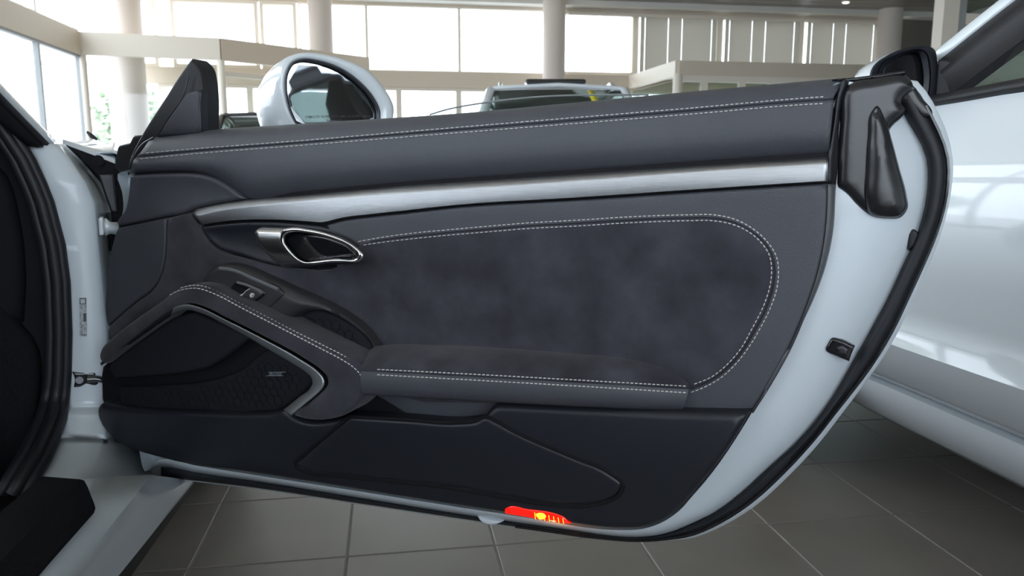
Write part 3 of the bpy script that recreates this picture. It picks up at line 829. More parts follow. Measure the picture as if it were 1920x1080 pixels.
# ---- switch pod with hand recess
def podw(u, v): return 0.0
pad('pull_cup', [(524, 605, 1), (552, 588), (587, 578), (625, 590), (662, 612), (692, 640), (699, 653, 1), (676, 682, 1), (600, 640)], .010, .005, .008, 'grille', door, label='dark hand recess behind the grab strap')
hexes('grille_pattern', [(560, 605), (590, 588), (625, 596), (660, 617), (685, 644), (672, 662), (600, 632)], .0105, .0085, door)
pad('switch_pod', [(372, 528), (378, 515), (391, 501.5), (413, 495.5), (433, 498), (493, 521.5), (545, 545), (593, 566.5), (616, 578), (650, 599), (676, 621), (691, 640), (699.5, 653, 1), (694, 652, 1), (688, 643), (672, 625), (650, 608), (620, 593), (592, 585.5), (565, 589), (545, 600), (531, 612, 1), (493, 592), (430, 560)],
    .032, .014, .034, 'plastic_pod', door, rh=.018, label='black plastic window switch pod', sp=.009)
pad('switch_plate', [(381, 526.5), (396, 511), (413, 503.5), (430, 504.5), (480, 524), (524, 543), (531, 550.5), (518, 566), (499, 583, 1), (430, 556), (395, 537)], .0335, .003, .004, 'plastic_pod', door, sp=.008)
tube('plate_highlight', [FD.hit(x, y, .0338) for x, y in spline([(412, 503), (432, 505.5), (480, 524.5), (522, 542.5)], 6, False)], .0026, 'bevel_highlight', door, 6)  # bevel along the plate's top, its highlight painted in lighter grey
pad('switch_bezel', [(428, 545), (436, 534), (444, 527.5), (452, 527.5), (475, 536), (494, 545), (496, 551), (488, 560), (476, 566.5), (462, 563), (442, 554)], .0352, .0025, .004, 'gloss_black', door, sp=.005)
pad('window_switch', [(454.5, 556, 1), (460, 546), (467, 541), (485, 549), (488, 553), (476, 563.5, 1)], .039, .002, .006, 'plastic_pod', door, sp=.004)
tube('switch_edge', [FD.hit(x, y, .0405) for x, y in spline([(451, 554.5), (456, 551), (462, 545), (468, 541.2)], 5, False)], [.0011] * 5 + [.0006] * 11, 'icon', door, 6)
tube('bezel_highlight', [FD.hit(x, y, .0358) for x, y in spline([(445, 529.5), (460, 533.5), (478, 541), (493, 550)], 5, False)], .0022, 'bevel_highlight', door, 6)  # highlight on the bezel's upper bevel, painted as a lighter strip
pad('window_icon', [(468, 555), (470, 550), (474, 549.5, 1), (477, 552, 1), (474, 557), (470, 558)], .0398, .0003, .001, 'icon', door, sp=.002)
pad('window_icon', [(471, 555.5, 1), (475.3, 552, 1), (476, 553, 1), (472, 556.3, 1)], .0401, .0001, .0004, 'gloss_black', door, sp=.002)

# ---- release handle in its bowl
pad('handle_bowl', [(371, 425, 1), (400, 421.5), (438, 417.5), (493, 416), (516, 416.5), (560, 420), (606, 426), (640, 437), (667, 452), (687, 471), (692.5, 482), (689, 491), (680, 495.6), (627, 499), (560, 504), (529, 503), (493, 495.6), (449, 481), (404, 466.7), (387, 451), (374, 432)],
    .0085, .009, .014, 'plastic', door, bulge=-.008, bd=.02, label='black bowl behind the release handle', sp=.010)
ring_o = resample(spline([(525.6, 435.6), (530, 430), (538, 427.5), (582, 430), (616, 437.8), (649, 451), (675.6, 469), (684.6, 480), (678, 489.5), (649, 492), (612, 493.5), (596, 496), (582, 497), (560, 491), (545, 480), (533, 466.7), (524, 448)], 6, True), 100, True)
ring_i = resample(spline([(534, 445), (540, 438.5), (551, 435.6), (582, 438.3), (627, 449), (655.6, 462), (667.8, 476), (667, 480.5), (627, 484.5), (590, 488.5), (571, 490), (560, 484), (549, 473), (540, 462), (534, 452)], 6, True), 100, True)
# start both loops at the same side
k0 = int(np.argmin(np.linalg.norm(ring_i - ring_o[0], axis=1))); ring_i = np.roll(ring_i, -k0, 0)
rows = [hits(ring_o, .006), hits(ring_o, .026), hits(mixp(ring_o, ring_i, .14), .033), hits(mixp(ring_o, ring_i, .5), .0355), hits(mixp(ring_o, ring_i, .86), .033), hits(ring_i, .028), hits(ring_i + (ring_i - ring_i.mean(0)) * -.03, .010)]
loft('release_handle', rows, 'chrome', door, closed_u=True, label='polished chrome door release handle')
n2 = 20
hb = [((494, 425.2), (546, 427), .014), ((486, 427.5), (537, 429), .024), ((479, 432), (530, 432.5), .031), ((477, 438), (526, 440), .0335), ((480, 451), (527, 452), .0325), ((487, 460), (533, 464), .0315), ((498, 473), (543, 477), .028), ((513, 489), (560, 491.5), .020), ((531, 502.5), (586, 498.5), .006)]
rows = [hits(np.stack([np.linspace(a[0], b[0], n2), np.linspace(a[1], b[1], n2)], 1), [w_ - .010, w_ - .002] + [w_] * (n2 - 2)) for a, b, w_ in hb]
loft('handle_barrel', rows, 'chrome_satin', door, label='satin metal barrel of the release handle', thick=.003)
pad('handle_well', [(536, 448), (545, 438), (582, 438), (627, 448), (660, 466), (667, 479), (627, 486), (571, 491), (549, 474)], .0075, .004, .006, 'gloss_black', door)

# ---- mirror triangle and front corner
pad('mirror_triangle', [(357, 109.5, 1), (364, 116), (371, 125), (376, 143), (379, 167), (380.5, 252, 1), (292, 262, 1), (268, 274), (250, 296), (240, 325, 1), (236, 322, 1), (243, 294), (261, 258), (308, 183), (340, 133)],
    -.030, .005, .03, 'rubber', door, label='black mirror triangle at the front of the door')
pad('triangle_cover', [(293, 257, 1), (318, 218), (345, 180), (351, 173.5), (361, 171.5, 1), (372, 168), (374.5, 200), (376, 252, 1)], -.021, .004, .012, 'plastic', door)
tube('triangle_edge', [FD.hit(x, y, -.022) for x, y in spline([(293, 256), (318, 217), (341, 184), (347, 170), (354, 140)], 5, False)], .0012, 'dark_metal', door, 6)
tube('trim_edge', [FD.hit(x, y, -.018) for x, y in spline([(288, 258), (268, 270), (252, 292), (243, 314), (241, 328)], 5, False)], .0016, 'dark_metal', door, 6)
pad('front_cap', [(249, 254, 1), (264, 253, 1), (252, 290), (242, 326), (237, 334, 1), (213, 315, 1), (216, 294), (220, 273, 1), (242, 268, 1)], -.045, .004, .05, 'rubber', door)

# ---- rubber end cap at the latch end
def capw(u, v): return .004 - .022 * ss((u - .37) / .16)
pad('end_cap', [(1587, 158), (1598, 152), (1640, 144), (1694, 133, 1), (1712, 152), (1716, 165, 1), (1700, 178), (1692, 190), (1700, 205), (1690, 221), (1676, 234), (1668, 247), (1673, 262), (1690, 321), (1702, 368), (1704, 391), (1692, 408), (1662, 412.5), (1633, 407), (1608, 389), (1584, 363), (1567, 351, 1), (1569, 309), (1573, 230)],
    -.006, .012, .03, 'rubber_cap', door, base=capw, label='shiny black rubber cap at the latch end', sp=.006)
pad('cap_lobe', [(1645, 196), (1662, 222), (1673, 258), (1689, 318), (1701, 368), (1702, 391), (1690, 406), (1660, 410), (1633, 403), (1623, 380), (1623, 320), (1627, 255), (1633, 210)], .007, .022, .02, 'rubber_cap', door, base=capw, sp=.008, rh=.014)
pad('cap_strap', [(1664, 172), (1680, 165), (1716, 162), (1726, 178), (1750, 214), (1748, 222, 1), (1726, 222), (1702, 200), (1684, 190)], -.034, .006, .02, 'rubber_cap', door, sp=.008)
pad('belt_seal', [(1560, 149, 1), (1640, 140), (1697, 132, 1), (1699, 138, 1), (1640, 148), (1590, 155, 1)], -.016, .002, .03, 'gloss_black', door, sp=.01)
pad('latch_recess', [(1548, 656), (1553, 644), (1560, 634.6), (1575, 637), (1603, 650, 1), (1597, 664), (1592, 678.5, 1), (1570, 669)], -.014, .003, .006, 'gloss_black', door, label='black latch opening', sp=.006)
pad('latch', [(1568, 652, 1), (1580, 648), (1592, 655, 1), (1588, 668, 1), (1572, 662)], -.011, .003, .006, 'dark_metal', door, sp=.006)
pad('edge_plug', [(1703, 438, 1), (1712, 430), (1722, 436), (1716, 460, 1), (1704, 470)], -.038, .003, .01, 'rubber', door, sp=.006)
# ---- red door lamp
def lampw(u, v): return low(u, v)
lens = [(945.5, 964, 1), (946, 955), (952, 951), (988, 955), (1043, 964), (1057, 970), (1068.5, 984, 1), (1000, 973)]
pad('door_lamp', lens, .0155, .003, .01, 'red_lens', door, base=low, label='glowing red lamp at the bottom of the door', sp=.005)
pad('lamp_bulb', [(1004, 963.5), (1010, 961.5), (1021, 964), (1024, 969), (1018, 974.5), (1008, 972.5)], .0162, .002, .003, 'amber_lens', door, base=low, sp=.003)
for i in range(15):
    x_ = 998 + i * 4.4; y0_ = 960 + i * .95; y1_ = 972.5 + i * .72
    tube('lens_rib', [FD.map(x_, y0_, lambda u, v: .0160 + low(u, v)), FD.map(x_ + 1.5, y1_, lambda u, v: .0160 + low(u, v))], .0004, 'amber_lens' if i % 2 else 'red_lens', door, 5)
_ld = bpy.data.lights.new('lamp_glow', 'POINT'); _ld.energy = .016; _ld.color = (1., .42, .12); _ld.shadow_soft_size = .004
_lo = link('lamp_glow', _ld, door, Matrix.Translation(FD.map(1034, 986, lambda u, v: .016 + low(u, v))))
pad('drain_plug', [(894, 969, 1), (918, 975), (942, 979, 1), (932, 983), (915, 984.5), (902, 979)], -.028, .003, .012, 'paint_in', door, sp=.006)

# ---- window glass peeping over the belt
pad('window_glass', [(800, 216, 1), (830, 207), (911, 192), (994, 182.5), (1094, 178), (1216, 177.5), (1300, 178, 1), (1290, 260, 1), (820, 290, 1)], -.066, .0012, .004, 'door_glass', door, sp=.03, label='top edge of the lowered window glass')
tube('glass_edge', [FD.hit(x, y, -.064) for x, y in spline([(806, 215), (830, 207.5), (911, 192.3), (994, 182.7), (1094, 178.2), (1216, 177.8)], 6, False)], .0012, 'rim_metal', door, 6)

# ---- exterior mirror on the door
an = radians(-67)
mn = Vector((cos(an), sin(an), -.01)).normalized()
mP = CAM + ray(620, 180) * 1.27
ma = Vector((-mn.y, mn.x, 0)).normalized(); ma = ma if ma.x > 0 else -ma
FM = Frame(mP, ma, mn.cross(ma) if (mn.cross(ma)).z > 0 else ma.cross(mn), mn)
RIM = [(738, 200), (733, 186), (719, 164), (691, 133), (644, 111), (602, 101), (574, 98.5), (552, 102), (537, 112), (528, 130), (524, 155), (529, 190), (544, 228), (580, 262), (650, 275), (715, 258), (736, 225)]
GLS = [(707, 212), (694, 183), (669, 155.6), (630, 128), (591, 115), (569, 112.5), (549.5, 119), (538, 138), (536, 172), (545, 211), (562, 240), (600, 256), (650, 262), (692, 246), (706, 228)]
nm = 96
ro, gi = resample(spline(RIM, 6, True), nm, True), resample(spline(GLS, 6, True), nm, True)
k0 = int(np.argmin(np.linalg.norm(gi - ro[0], axis=1))); gi = np.roll(gi, -k0, 0)
P0 = hits(ro, 0, FM); Pc = sum(P0, Vector()) / nm
rows = [hits(gi, -.014, FM), hits(mixp(gi, ro, .12), -.004, FM), hits(mixp(gi, ro, .35), .003, FM), hits(mixp(gi, ro, .8), .002, FM), P0]
md_ = RGT * -.118 + Vector((sin(_y), cos(_y), 0)) * .12 + Vector((0, 0, -.028))
for t, sc in ((.10, 1.02), (.28, 1.0), (.48, .95), (.68, .86), (.84, .72), (.95, .5), (1.0, .2)):
    rows.append([Pc + (p - Pc) * sc + md_ * t for p in P0])
loft('mirror_housing', rows, 'paint', door, closed_u=True, cap=True, label='glossy white mirror housing')
tube('mirror_gasket', hits(mixp(gi, ro, .1), -.004, FM), .0035, 'dark_metal', door, 8, closed=True)
pad('mirror_glass', [tuple(p) for p in gi[::4]], -.011, .001, .003, 'mirror', door, frame=FM, sp=.03, bulge=0, label='mirror glass reflecting the neighbouring car')
for s_, xa, xb, ya, yb in (('OBJECTS IN MIRROR ARE CLOSER THAN', 572, 694, 221.5, 219.5), ('THEY APPEAR', 612, 652, 229, 228.3)):
    a_, b_ = FM.hit(xa, ya, -.0105), FM.hit(xb, yb, -.0105)
    text_obj('mirror_lettering', s_, a_, b_ - a_, FM.b, .0038, 'sticker_ink', door, (b_ - a_).length)
tube('mirror_foot', [Pc - mn * .08 + Vector((0, 0, -.05)), Pc - mn * .08 + Vector((0, 0, -.11)), FD.pt(FD.uv(Pc)[0], .78, -.10)], [.035, .03, .025], 'plastic', door, 12)

# ================================================================== body of the near car around the hinge
FJ = Frame((-.56, 1.43, .5), (.95, .3, 0), (0, 0, 1), (.3, -.95, 0))
# stations down the hinge pillar: y, left edge, ridge, right edge, height over the frame
JS = [(272, 49, 103, 124, -.02, 0), (300, 67, 126, 147, -.01, 0), (345, 88, 156, 186, 0, 0), (380, 102, 171, 207, 0, 0), (460, 123, 179, 212, 0, 0), (530, 132, 186, 222, 0, 0), (625, 135.5, 194.5, 232, 0, 0),
      (700, 134, 197, 240, 0, 0), (758, 131, 197, 240, 0, 0), (766, 130, 197, 240, .003, 0), (779, 129, 197, 240, .034, 0), (784, 128.5, 198, 240, .037, 0), (825, 116, 190, 245, .07, 0), (860, 101, 178, 262, .13, 0), (900, 76, 158, 290, .20, 0), (925, 60, 150, 300, .23, 0)]
jy = np.array([s[0] for s in JS], float)
def jcol(i, yy): return np.interp(yy, jy, [s[i] for s in JS])
yy = np.unique(np.r_[np.linspace(272, 925, 60), jy])
Cs = []
for f, dw in ((-.25, -.03), (0, -.004), (.06, 0), (.45, .006), (.85, .004), (1, 0)):
    Cs.append([FJ.hit(jcol(1, y_) + (jcol(2, y_) - jcol(1, y_)) * f, y_, jcol(4, y_) + dw) for y_ in yy])
for f, dw in ((.06, -.004), (.2, -.022), (1, -.13)):
    Cs.append([FJ.hit(jcol(2, y_) + (jcol(3, y_) - jcol(2, y_)) * f, y_, jcol(4, y_) + dw) for y_ in yy])
loft('hinge_pillar', Cs, 'paint_in', car, label='white painted hinge pillar', thick=-.004, angle=50)
# rubber seal around the opening and dark cabin side
def seal_line(dx, w): return [FJ.hit(49 - dx + a, b, w) for a, b in ((-330, -110), (-180, 62), (-100, 150), (-45, 212), (-18, 245))] + [FJ.hit(jcol(1, y_) - dx * (1 + .5 * ss((y_ - 700) / 150)), y_, .215 * ss((y_ - 735) / 185) + w) for y_ in yy[1:]]
for dx, w_, r_ in ((10, .004, .009), (24, .006, .011), (40, .0, .010)):
    tube('opening_seal', seal_line(dx, w_), r_, 'seal' if dx != 24 else 'rubber', car, 10)
pad('cabin_side', [(-700, -240, 1), (-60, 180, 1), (20, 250, 1), (62, 292), (95, 345), (118, 430), (130, 530), (133, 700), (127, 790), (95, 880), (50, 950, 1), (-300, 1300, 1), (-900, 1300, 1)], -.035, .02, .03, 'interior', car, frame=FJ, sp=.08)
pad('dash_end', [(-120, 240, 1), (10, 330), (36, 420), (46, 520), (42, 608, 1), (-120, 600, 1)], -.012, .02, .04, 'interior', car, frame=FJ, sp=.03)
pad('kick_panel', [(-150, 560, 1), (8, 575), (38, 614), (60, 640), (68, 780), (40, 900), (-150, 960, 1)], -.005, .02, .03, 'carpet', car, frame=FJ, sp=.03)
# A-pillar
FS = Frame((-.60, 1.45, .85), (0, 1, 0), (-.42, 0, .907), (.907, 0, .42))
pl0, pl1 = [(106, 263), (40, 197), (0, 155.6), (-150, 0), (-420, -280)], [(97, 276), (40, 219), (0, 178), (-150, 24), (-420, -250)]
A0, A1 = resample(spline(pl0, 6, False), 30), resample(spline(pl1, 6, False), 30)
rows = [hits(A0, -.03, FS), hits(A0, -.004, FS), hits(mixp(A0, A1, .3), 0, FS), hits(mixp(A0, A1, .75), 0, FS), hits(A1, -.004, FS), hits(A1, -.03, FS)]
loft('a_pillar', rows, 'paint_in', car, closed_v=True, cap=True, label='white windscreen pillar')
tube('pillar_strip', hits(A1 + np.array([-3, 2]), -.002, FS), .006, 'dark_metal', car, 8)
A2 = A1 + np.linspace(0, 1, 30)[:, None] * np.array([-30, 60]) + np.array([-46, -2])
loft('pillar_trim', [hits(A1, -.006, FS), hits(mixp(A1, A2, .5), -.004, FS), hits(A2, -.02, FS)], 'interior', car, thick=.01)
# fender and dark hinge cavity
near = [(117, 265), (150, 281.5), (185, 296), (216, 308.5)]
far = [(112, 261.5), (150, 264.5), (185, 267), (216, 268.5)]
n_, f_ = resample(spline(near, 6, False), 20), resample(spline(far, 6, False), 20)
rows = [[atY(x, y, 1.56) - Vector((0, 0, .02)) for x, y in n_], [atY(x, y, 1.56) for x, y in n_], [atY(x, y, 1.75) for x, y in mixp(n_, f_, .45)], [atY(x, y, 2.05) for x, y in mixp(n_, f_, .8)], [atY(x, y, 2.5) for x, y in f_], [atY(x, y + 1.5, 3.1) for x, y in f_]]
loft('front_wing', rows, 'paint_in', car, thick=-.004, label='white front wing behind the open door')
pad('hinge_cavity', [(122, 271, 1), (170, 289), (216, 307, 1), (245, 335), (240, 420), (225, 470), (205, 470, 1), (208, 400), (190, 345)], -.065, .006, .02, 'interior', car, frame=FJ, sp=.02)
tube('grommet', [FJ.hit(184, 301, -.062), FJ.hit(184, 301, -.055)], .010, 'interior', car, 14)
pad('cavity_panel', [(183, 326, 1), (214, 325, 1), (222, 400, 1), (208, 398, 1)], -.058, .004, .01, 'plastic', car, frame=FJ, sp=.02)
tube('wiper', [atY(163, 247, 2.2), atY(172, 255, 2.2), atY(182, 262, 2.2)], [.003, .007, .004], 'plastic', car, 6)
# hinge
pad('door_hinge', [(184, 411, 1), (188, 407.5), (194, 408, 1), (195.5, 440, 1), (190, 442), (186, 440, 1)], .012, .003, .02, 'paint', car, frame=FJ, sp=.01, label='white door hinge')
rows = [[FJ.hit(194, 411 , .010), FJ.hit(204, 419.5, .006), FJ.hit(220, 420, .0)], [FJ.hit(194.5, 424, .016), FJ.hit(204, 427, .012), FJ.hit(220, 428, .006)], [FJ.hit(195.5, 439, .010), FJ.hit(204, 434.5, .006), FJ.hit(220, 437, .0)]]
loft('hinge_arm', rows, 'paint', car, thick=-.006)
# check strap
pad('check_bracket', [(135.5, 698, 1), (152, 699), (168, 698), (179, 700), (180, 707), (186, 712), (184, 720), (178, 724, 1), (160, 722), (150, 726), (138, 727, 1), (140, 712)], .010, .003, .01, 'dark_paint', car, frame=FJ, sp=.01, label='black door check strap bracket')
tube('check_bolt', [FJ.hit(149, 713, .010), FJ.hit(149, 713, .016)], .0065, 'dark_metal', car, 10)
tube('check_strap', [FJ.hit(165, 711, .012), FJ.hit(180, 710, .014), FJ.hit(200, 714, .012)], [.007, .006, .006], 'dark_paint', car, 8)
# sticker with its code lines
pad('sticker', [(149, 558.5, 1), (161.3, 558.5, 1), (162.5, 630, 1), (149.8, 630, 1)], .0122, .0002, .0006, 'sticker', car, frame=FJ, sp=.01, label='narrow grey sticker with illegible code lines')
rn = random.Random(7); V, Fc = [], []
def ink(x0, y0, x1, y1):
    k = len(V); V.extend([FJ.hit(x, y, .0128) for x, y in ((x0, y0), (x1, y0), (x1, y1), (x0, y1))]); Fc.append((k, k + 1, k + 2, k + 3))
for a in ((149.2, 559, 161, 560.6), (149.2, 569.2, 161, 570.8), (149.2, 559, 150.8, 570.8), (159.6, 559, 161.1, 570.8), (156.3, 587.0, 161.6, 603)): ink(*a)
y_ = 572.5
while y_ < 629:
    for x0, x1 in ((149.9, 155.6), (156.6, 161.6)):
        if x0 > 156 and 586 < y_ < 604: continue
        for q in range(3):
            if rn.random() < .62:
                xa = x0 + (x1 - x0) * q / 3; ink(xa, y_, xa + (x1 - x0) / 3 * rn.uniform(.5, .95), y_ + rn.uniform(.8, 1.7))
    y_ += 2.0
mesh_obj('sticker_print', V, Fc, 'sticker_ink', car, False)
# sill
def zline(pa, pb, z, n=24, back=-1.3):
    a, b = atZ(*pa, z), atZ(*pb, z); d = b - a
    e = a + d * ((back - a.y) / d.y)
    return [a.lerp(e, (i / (n - 1)) ** 1.0) for i in range(n)]
rows = [zline((125, 899), (0, 1080), .305), zline((150, 899), (40, 1080), .315), zline((215, 893), (95, 1080), .305), zline((285, 890), (132, 1080), .285), zline((300, 893), (148, 1080), .262), zline((312, 894), (160, 1080), .250), zline((338, 898), (186, 1080), .225), zline((362, 902), (212, 1080), .185), zline((362, 906), (222, 1080), .175), zline((340, 915), (190, 1080), .165)]
loft('sill', rows, 'paint_in', car, thick=-.004, label='white door sill and rocker', angle=50)
rows = [zline((362, 903), (213, 1080), .180), zline((364, 905), (222, 1080), .172), zline((362, 915), (246, 1080), .135), zline((300, 930), (180, 1080), .12), zline((300, 905), (160, 1080), .18)]
loft('underbody', rows, 'rubber', car, closed_v=True, cap=True)
rows = [zline((79, 893), (-140, 1080), .350), zline((150, 898.5), (-25, 1080), .350), zline((158, 901), (-12, 1080), .346), zline((164, 912), (12, 1080), .338), zline((177, 945), (66, 1080), .322), zline((179, 953), (73, 1080), .316), zline((176, 962), (72, 1080), .308), zline((60, 930), (-120, 1080), .30)]
loft('sill_cover', rows, 'carpet', car, closed_v=True, cap=True, label='black carpeted sill cover', angle=50)
# rest of the shell, behind the photographer's left
rows = []
for y_, w_, zt in ((.75, .0, .20), (-.55, .0, .21), (-.75, .03, .88), (-1.2, .05, .93), (-1.9, .05, .86), (-2.4, -.15, .74)):
    xs_ = -.50 + w_
    rows.append([(xs_ - .1, y_, .16), (xs_ - .02, y_, .2), (xs_, y_, .2 + (zt - .2) * .3), (xs_ - .01, y_, .2 + (zt - .2) * .7), (xs_ - .1, y_, zt), (xs_ - 1.65, y_, zt), (xs_ - 1.75, y_, .2 + (zt - .2) * .5), (xs_ - 1.68, y_, .16)])
loft('rear_quarter', rows[2:], 'paint', car, cap=True, closed_u=True)
rows = [[(-.86, y_, z_ - .05), (-.95, y_, z_), (-1.35, y_, z_ + .03), (-1.75, y_, z_), (-1.84, y_, z_ - .05)] for y_, z_ in ((.72, 1.20), (.4, 1.25), (-.1, 1.26), (-.6, 1.22), (-1.2, 1.08), (-1.8, .90))]
loft('roof', rows, 'paint', car, thick=-.03)
box('cabin_floor', -2.1, -.62, -.7, 1.6, .15, .19, 'carpet', car)
box('far_side', -2.22, -2.1, -.7, 1.7, .16, .86, 'interior', car)
for sx in (-.98, -1.68):
    rows = [[(sx + dx * .24, y_ + dx * 0, z_) for dx in (-1, -.6, 0, .6, 1)] for y_, z_ in ((.25, .22), (.28, .36), (.0, .34), (-.22, .36), (-.30, .60), (-.42, .95), (-.46, 1.04), (-.52, 1.0), (-.42, .5), (-.35, .22))]
    loft('seat', rows, 'interior', car, thick=-.02)
rows = [[(x_, y_, z_) for x_ in (-.66, -1.0, -1.4, -1.8, -2.06)] for y_, z_ in ((1.55, .84), (1.25, .86), (1.02, .83), (.98, .72), (1.1, .5), (1.3, .25))]
loft('dashboard', rows, 'interior', car, thick=-.03)

# ================================================================== the right-hand car
rc = empty('coupe', (1.85, .6, 0), 'white coupe parked at the right edge, only its flank, mirror and pillar showing', 'car')
XC = 1.85
sec = [(1.30, .16), (1.112, .20), (1.075, .225), (1.035, .285), (1.03, .312), (1.07, .320), (1.018, .330), (.988, .352), (.950, .432), (.951, .436), (.961, .475), (.957, .505), (.932, .575), (.921, .66), (.925, .74), (.945, .82), (.975, .870), (.988, .886)]
stY = [(2.85, .45, .52), (2.7, .70, .62), (2.4, .88, .74), (1.95, .97, .86), (1.5, 1.0, .985), (1.2, 1.0, 1.), (.5, 1.0, 1.01), (-.3, 1.01, 1.02), (-.9, 1.03, 1.03), (-1.4, .97, .96), (-1.7, .75, .82)]
rows = []
for y_, sx, sz in stY:
    lft = [(XC + (x_ - XC) * sx, y_, .16 + (z_ - .16) * sz) for x_, z_ in sec]
    top_z = .16 + (.886 - .16) * sz
    rows.append(lft + [(XC - .4 * sx, y_, top_z + .02), (XC, y_, top_z + .03), (XC + .4 * sx, y_, top_z + .02)] + [(2 * XC - x_, yv, z_) for x_, yv, z_ in lft[::-1]])
# smooth along the length
def dens(rows, m=5):
    n = len(rows[0]); cols = []
    for j in range(n):
        P = np.array([tuple(r[j]) for r in rows]); out = []
        for i in range(len(P) - 1):
            p0, p1, p2, p3 = P[max(i - 1, 0)], P[i], P[i + 1], P[min(i + 2, len(P) - 1)]
            for q in range(m):
                t = q / m
                out.append(.5 * ((2 * p1) + (-p0 + p2) * t + (2 * p0 - 5 * p1 + 4 * p2 - p3) * t * t + (-p0 + 3 * p1 - 3 * p2 + p3) * t ** 3))
        out.append(P[-1]); cols.append(out)
    return [[Vector(cols[j][i]) for j in range(n)] for i in range(len(cols[0]))]
loft('body', dens(rows), 'paint', rc, closed_u=True, cap=True, angle=38, label='glossy white bodywork')
# greenhouse side in its own leaning plane
FG = Frame((.985, 0, .885), (0, 1, 0), (.55, 0, .835), (-.835, 0, .55))
# points along the plane: (Y, height along the plane)
def g(px, py): p = FG.hit(px, py); return FG.uv(p)
o0, o1, w0_, w1_ = g(1752, 94), g(1870, 0), g(1757, 111), g(1897, 0)
arc = lambda a, b, tail: [a, b, (b[0] - (a[0] - b[0]) * .95, b[1] + (b[1] - a[1]) * .78)] + tail
oline = arc(o0, o1, [(.95, .375), (.60, .425), (.25, .415), (-.15, .345), (-.55, .22), (-.95, .07), (-1.2, -.02)])
wline = arc(w0_, w1_, [(.93, .350), (.60, .398), (.25, .388), (-.13, .318), (-.50, .195), (-.86, .06), (-1.05, -.01)])
fo_, fi_ = resample(spline(oline, 8, False), 80), resample(spline(wline, 8, False), 80)
def grow(P, w, mir=False):
    out = [FG.pt(u, v, w) for u, v in P]
    return [Vector((2 * XC - p.x, p.y, p.z)) for p in out] if mir else out
for mir in (False, True):
    loft('roof_rail', [grow(fo_, -.03, mir), grow(fo_, -.002, mir), grow(fo_ * .7 + fi_ * .3, .003, mir), grow(fo_ * .1 + fi_ * .9, .002, mir), grow(fi_, -.004, mir), grow(fi_, -.03, mir)], 'paint', rc, closed_v=True, cap=True)
    # dark window frame: outer seal, rubber roll, inner band
    sh = lambda d: fi_ + np.array([(-.80 * d if i < 26 else (0 if i < 45 else .5 * d), -.75 * d if i < 60 else -.8 * d) for i in range(80)])
    loft('window_seal', [grow(fi_, -.006, mir), grow(sh(.012), .002, mir), grow(sh(.020), -.004, mir), grow(sh(.026), -.002, mir), grow(sh(.040), .004, mir), grow(sh(.056), -.002, mir), grow(sh(.064), -.012, mir), grow(sh(.105), -.014, mir), grow(sh(.108), -.03, mir), grow(fi_, -.03, mir)], 'rubber', rc, closed_v=True, cap=True, angle=60, label='black window seal' if not mir else None)
    gl = [tuple(p) for p in sh(.100)[4:76:3]]
    gl = [(u, max(v, -.01)) for u, v in gl] + [(-.9, -.02), (1.2, -.02)]
    n_g = len(gl); gv_ = [FG.pt(u, v, -.016) for u, v in gl]
    if mir: gv_ = [Vector((2 * XC - p.x, p.y, p.z)) for p in gv_]
    mesh_obj('side_window', gv_, [tuple(range(n_g))], 'door_glass', rc, False)
rows = [[Vector((p.x + (2 * XC - 2 * p.x) * t, p.y, p.z + .05 * sin(pi * t))) for t in (0, .08, .2, .35, .5, .65, .8, .92, 1)] for p in grow(fo_, -.004)[21:62]]
loft('roof', rows, 'paint', rc, thick=-.02)
rows = [[Vector((p.x + (2 * XC - 2 * p.x) * t, p.y + .28 * sin(pi * t) * (1 if i < 22 else 0), p.z + .04 * sin(pi * t))) for t in (0, .1, .3, .5, .7, .9, 1)] for i, p in enumerate(grow(fo_, -.008)[:22])]
loft('windscreen', rows, 'door_glass', rc)
rows = [[Vector((p.x + (2 * XC - 2 * p.x) * t, p.y, p.z + .05 * sin(pi * t))) for t in (0, .1, .3, .5, .7, .9, 1)] for p in grow(fo_, -.008)[61:]]
loft('rear_window', rows, 'tint_glass', rc)
b0, b1 = FG.uv(FG.hit(1749, 199)), FG.uv(FG.hit(1920, 170))
bl = [(1.42, b0[1] - .002), (b0[0], b0[1]), (b1[0], b1[1]), (.4, b1[1]), (-.5, b1[1] - .01), (-1.0, b1[1] - .02)]
bP = resample(spline(bl, 6, False), 50)
loft('belt_strip', [grow(bP + np.array([0, .022]), .000), grow(bP + np.array([0, .018]), .010), grow(bP + np.array([0, .002]), .011), grow(bP, .004), grow(bP, -.02)], 'rubber', rc)
box('cabin', 1.05, 2.65, -.9, 1.35, .5, .885, 'interior', rc)
for sx in (1.50, 2.20):
    rows = [[(sx + dx * .22, y_, z_) for dx in (-1, -.5, 0, .5, 1)] for y_, z_ in ((.05, .88), (-.05, .98), (-.12, 1.08), (-.18, 1.1), (-.2, 1.0), (-.15, .88))]
    loft('seat', rows, 'interior', rc, thick=-.02)
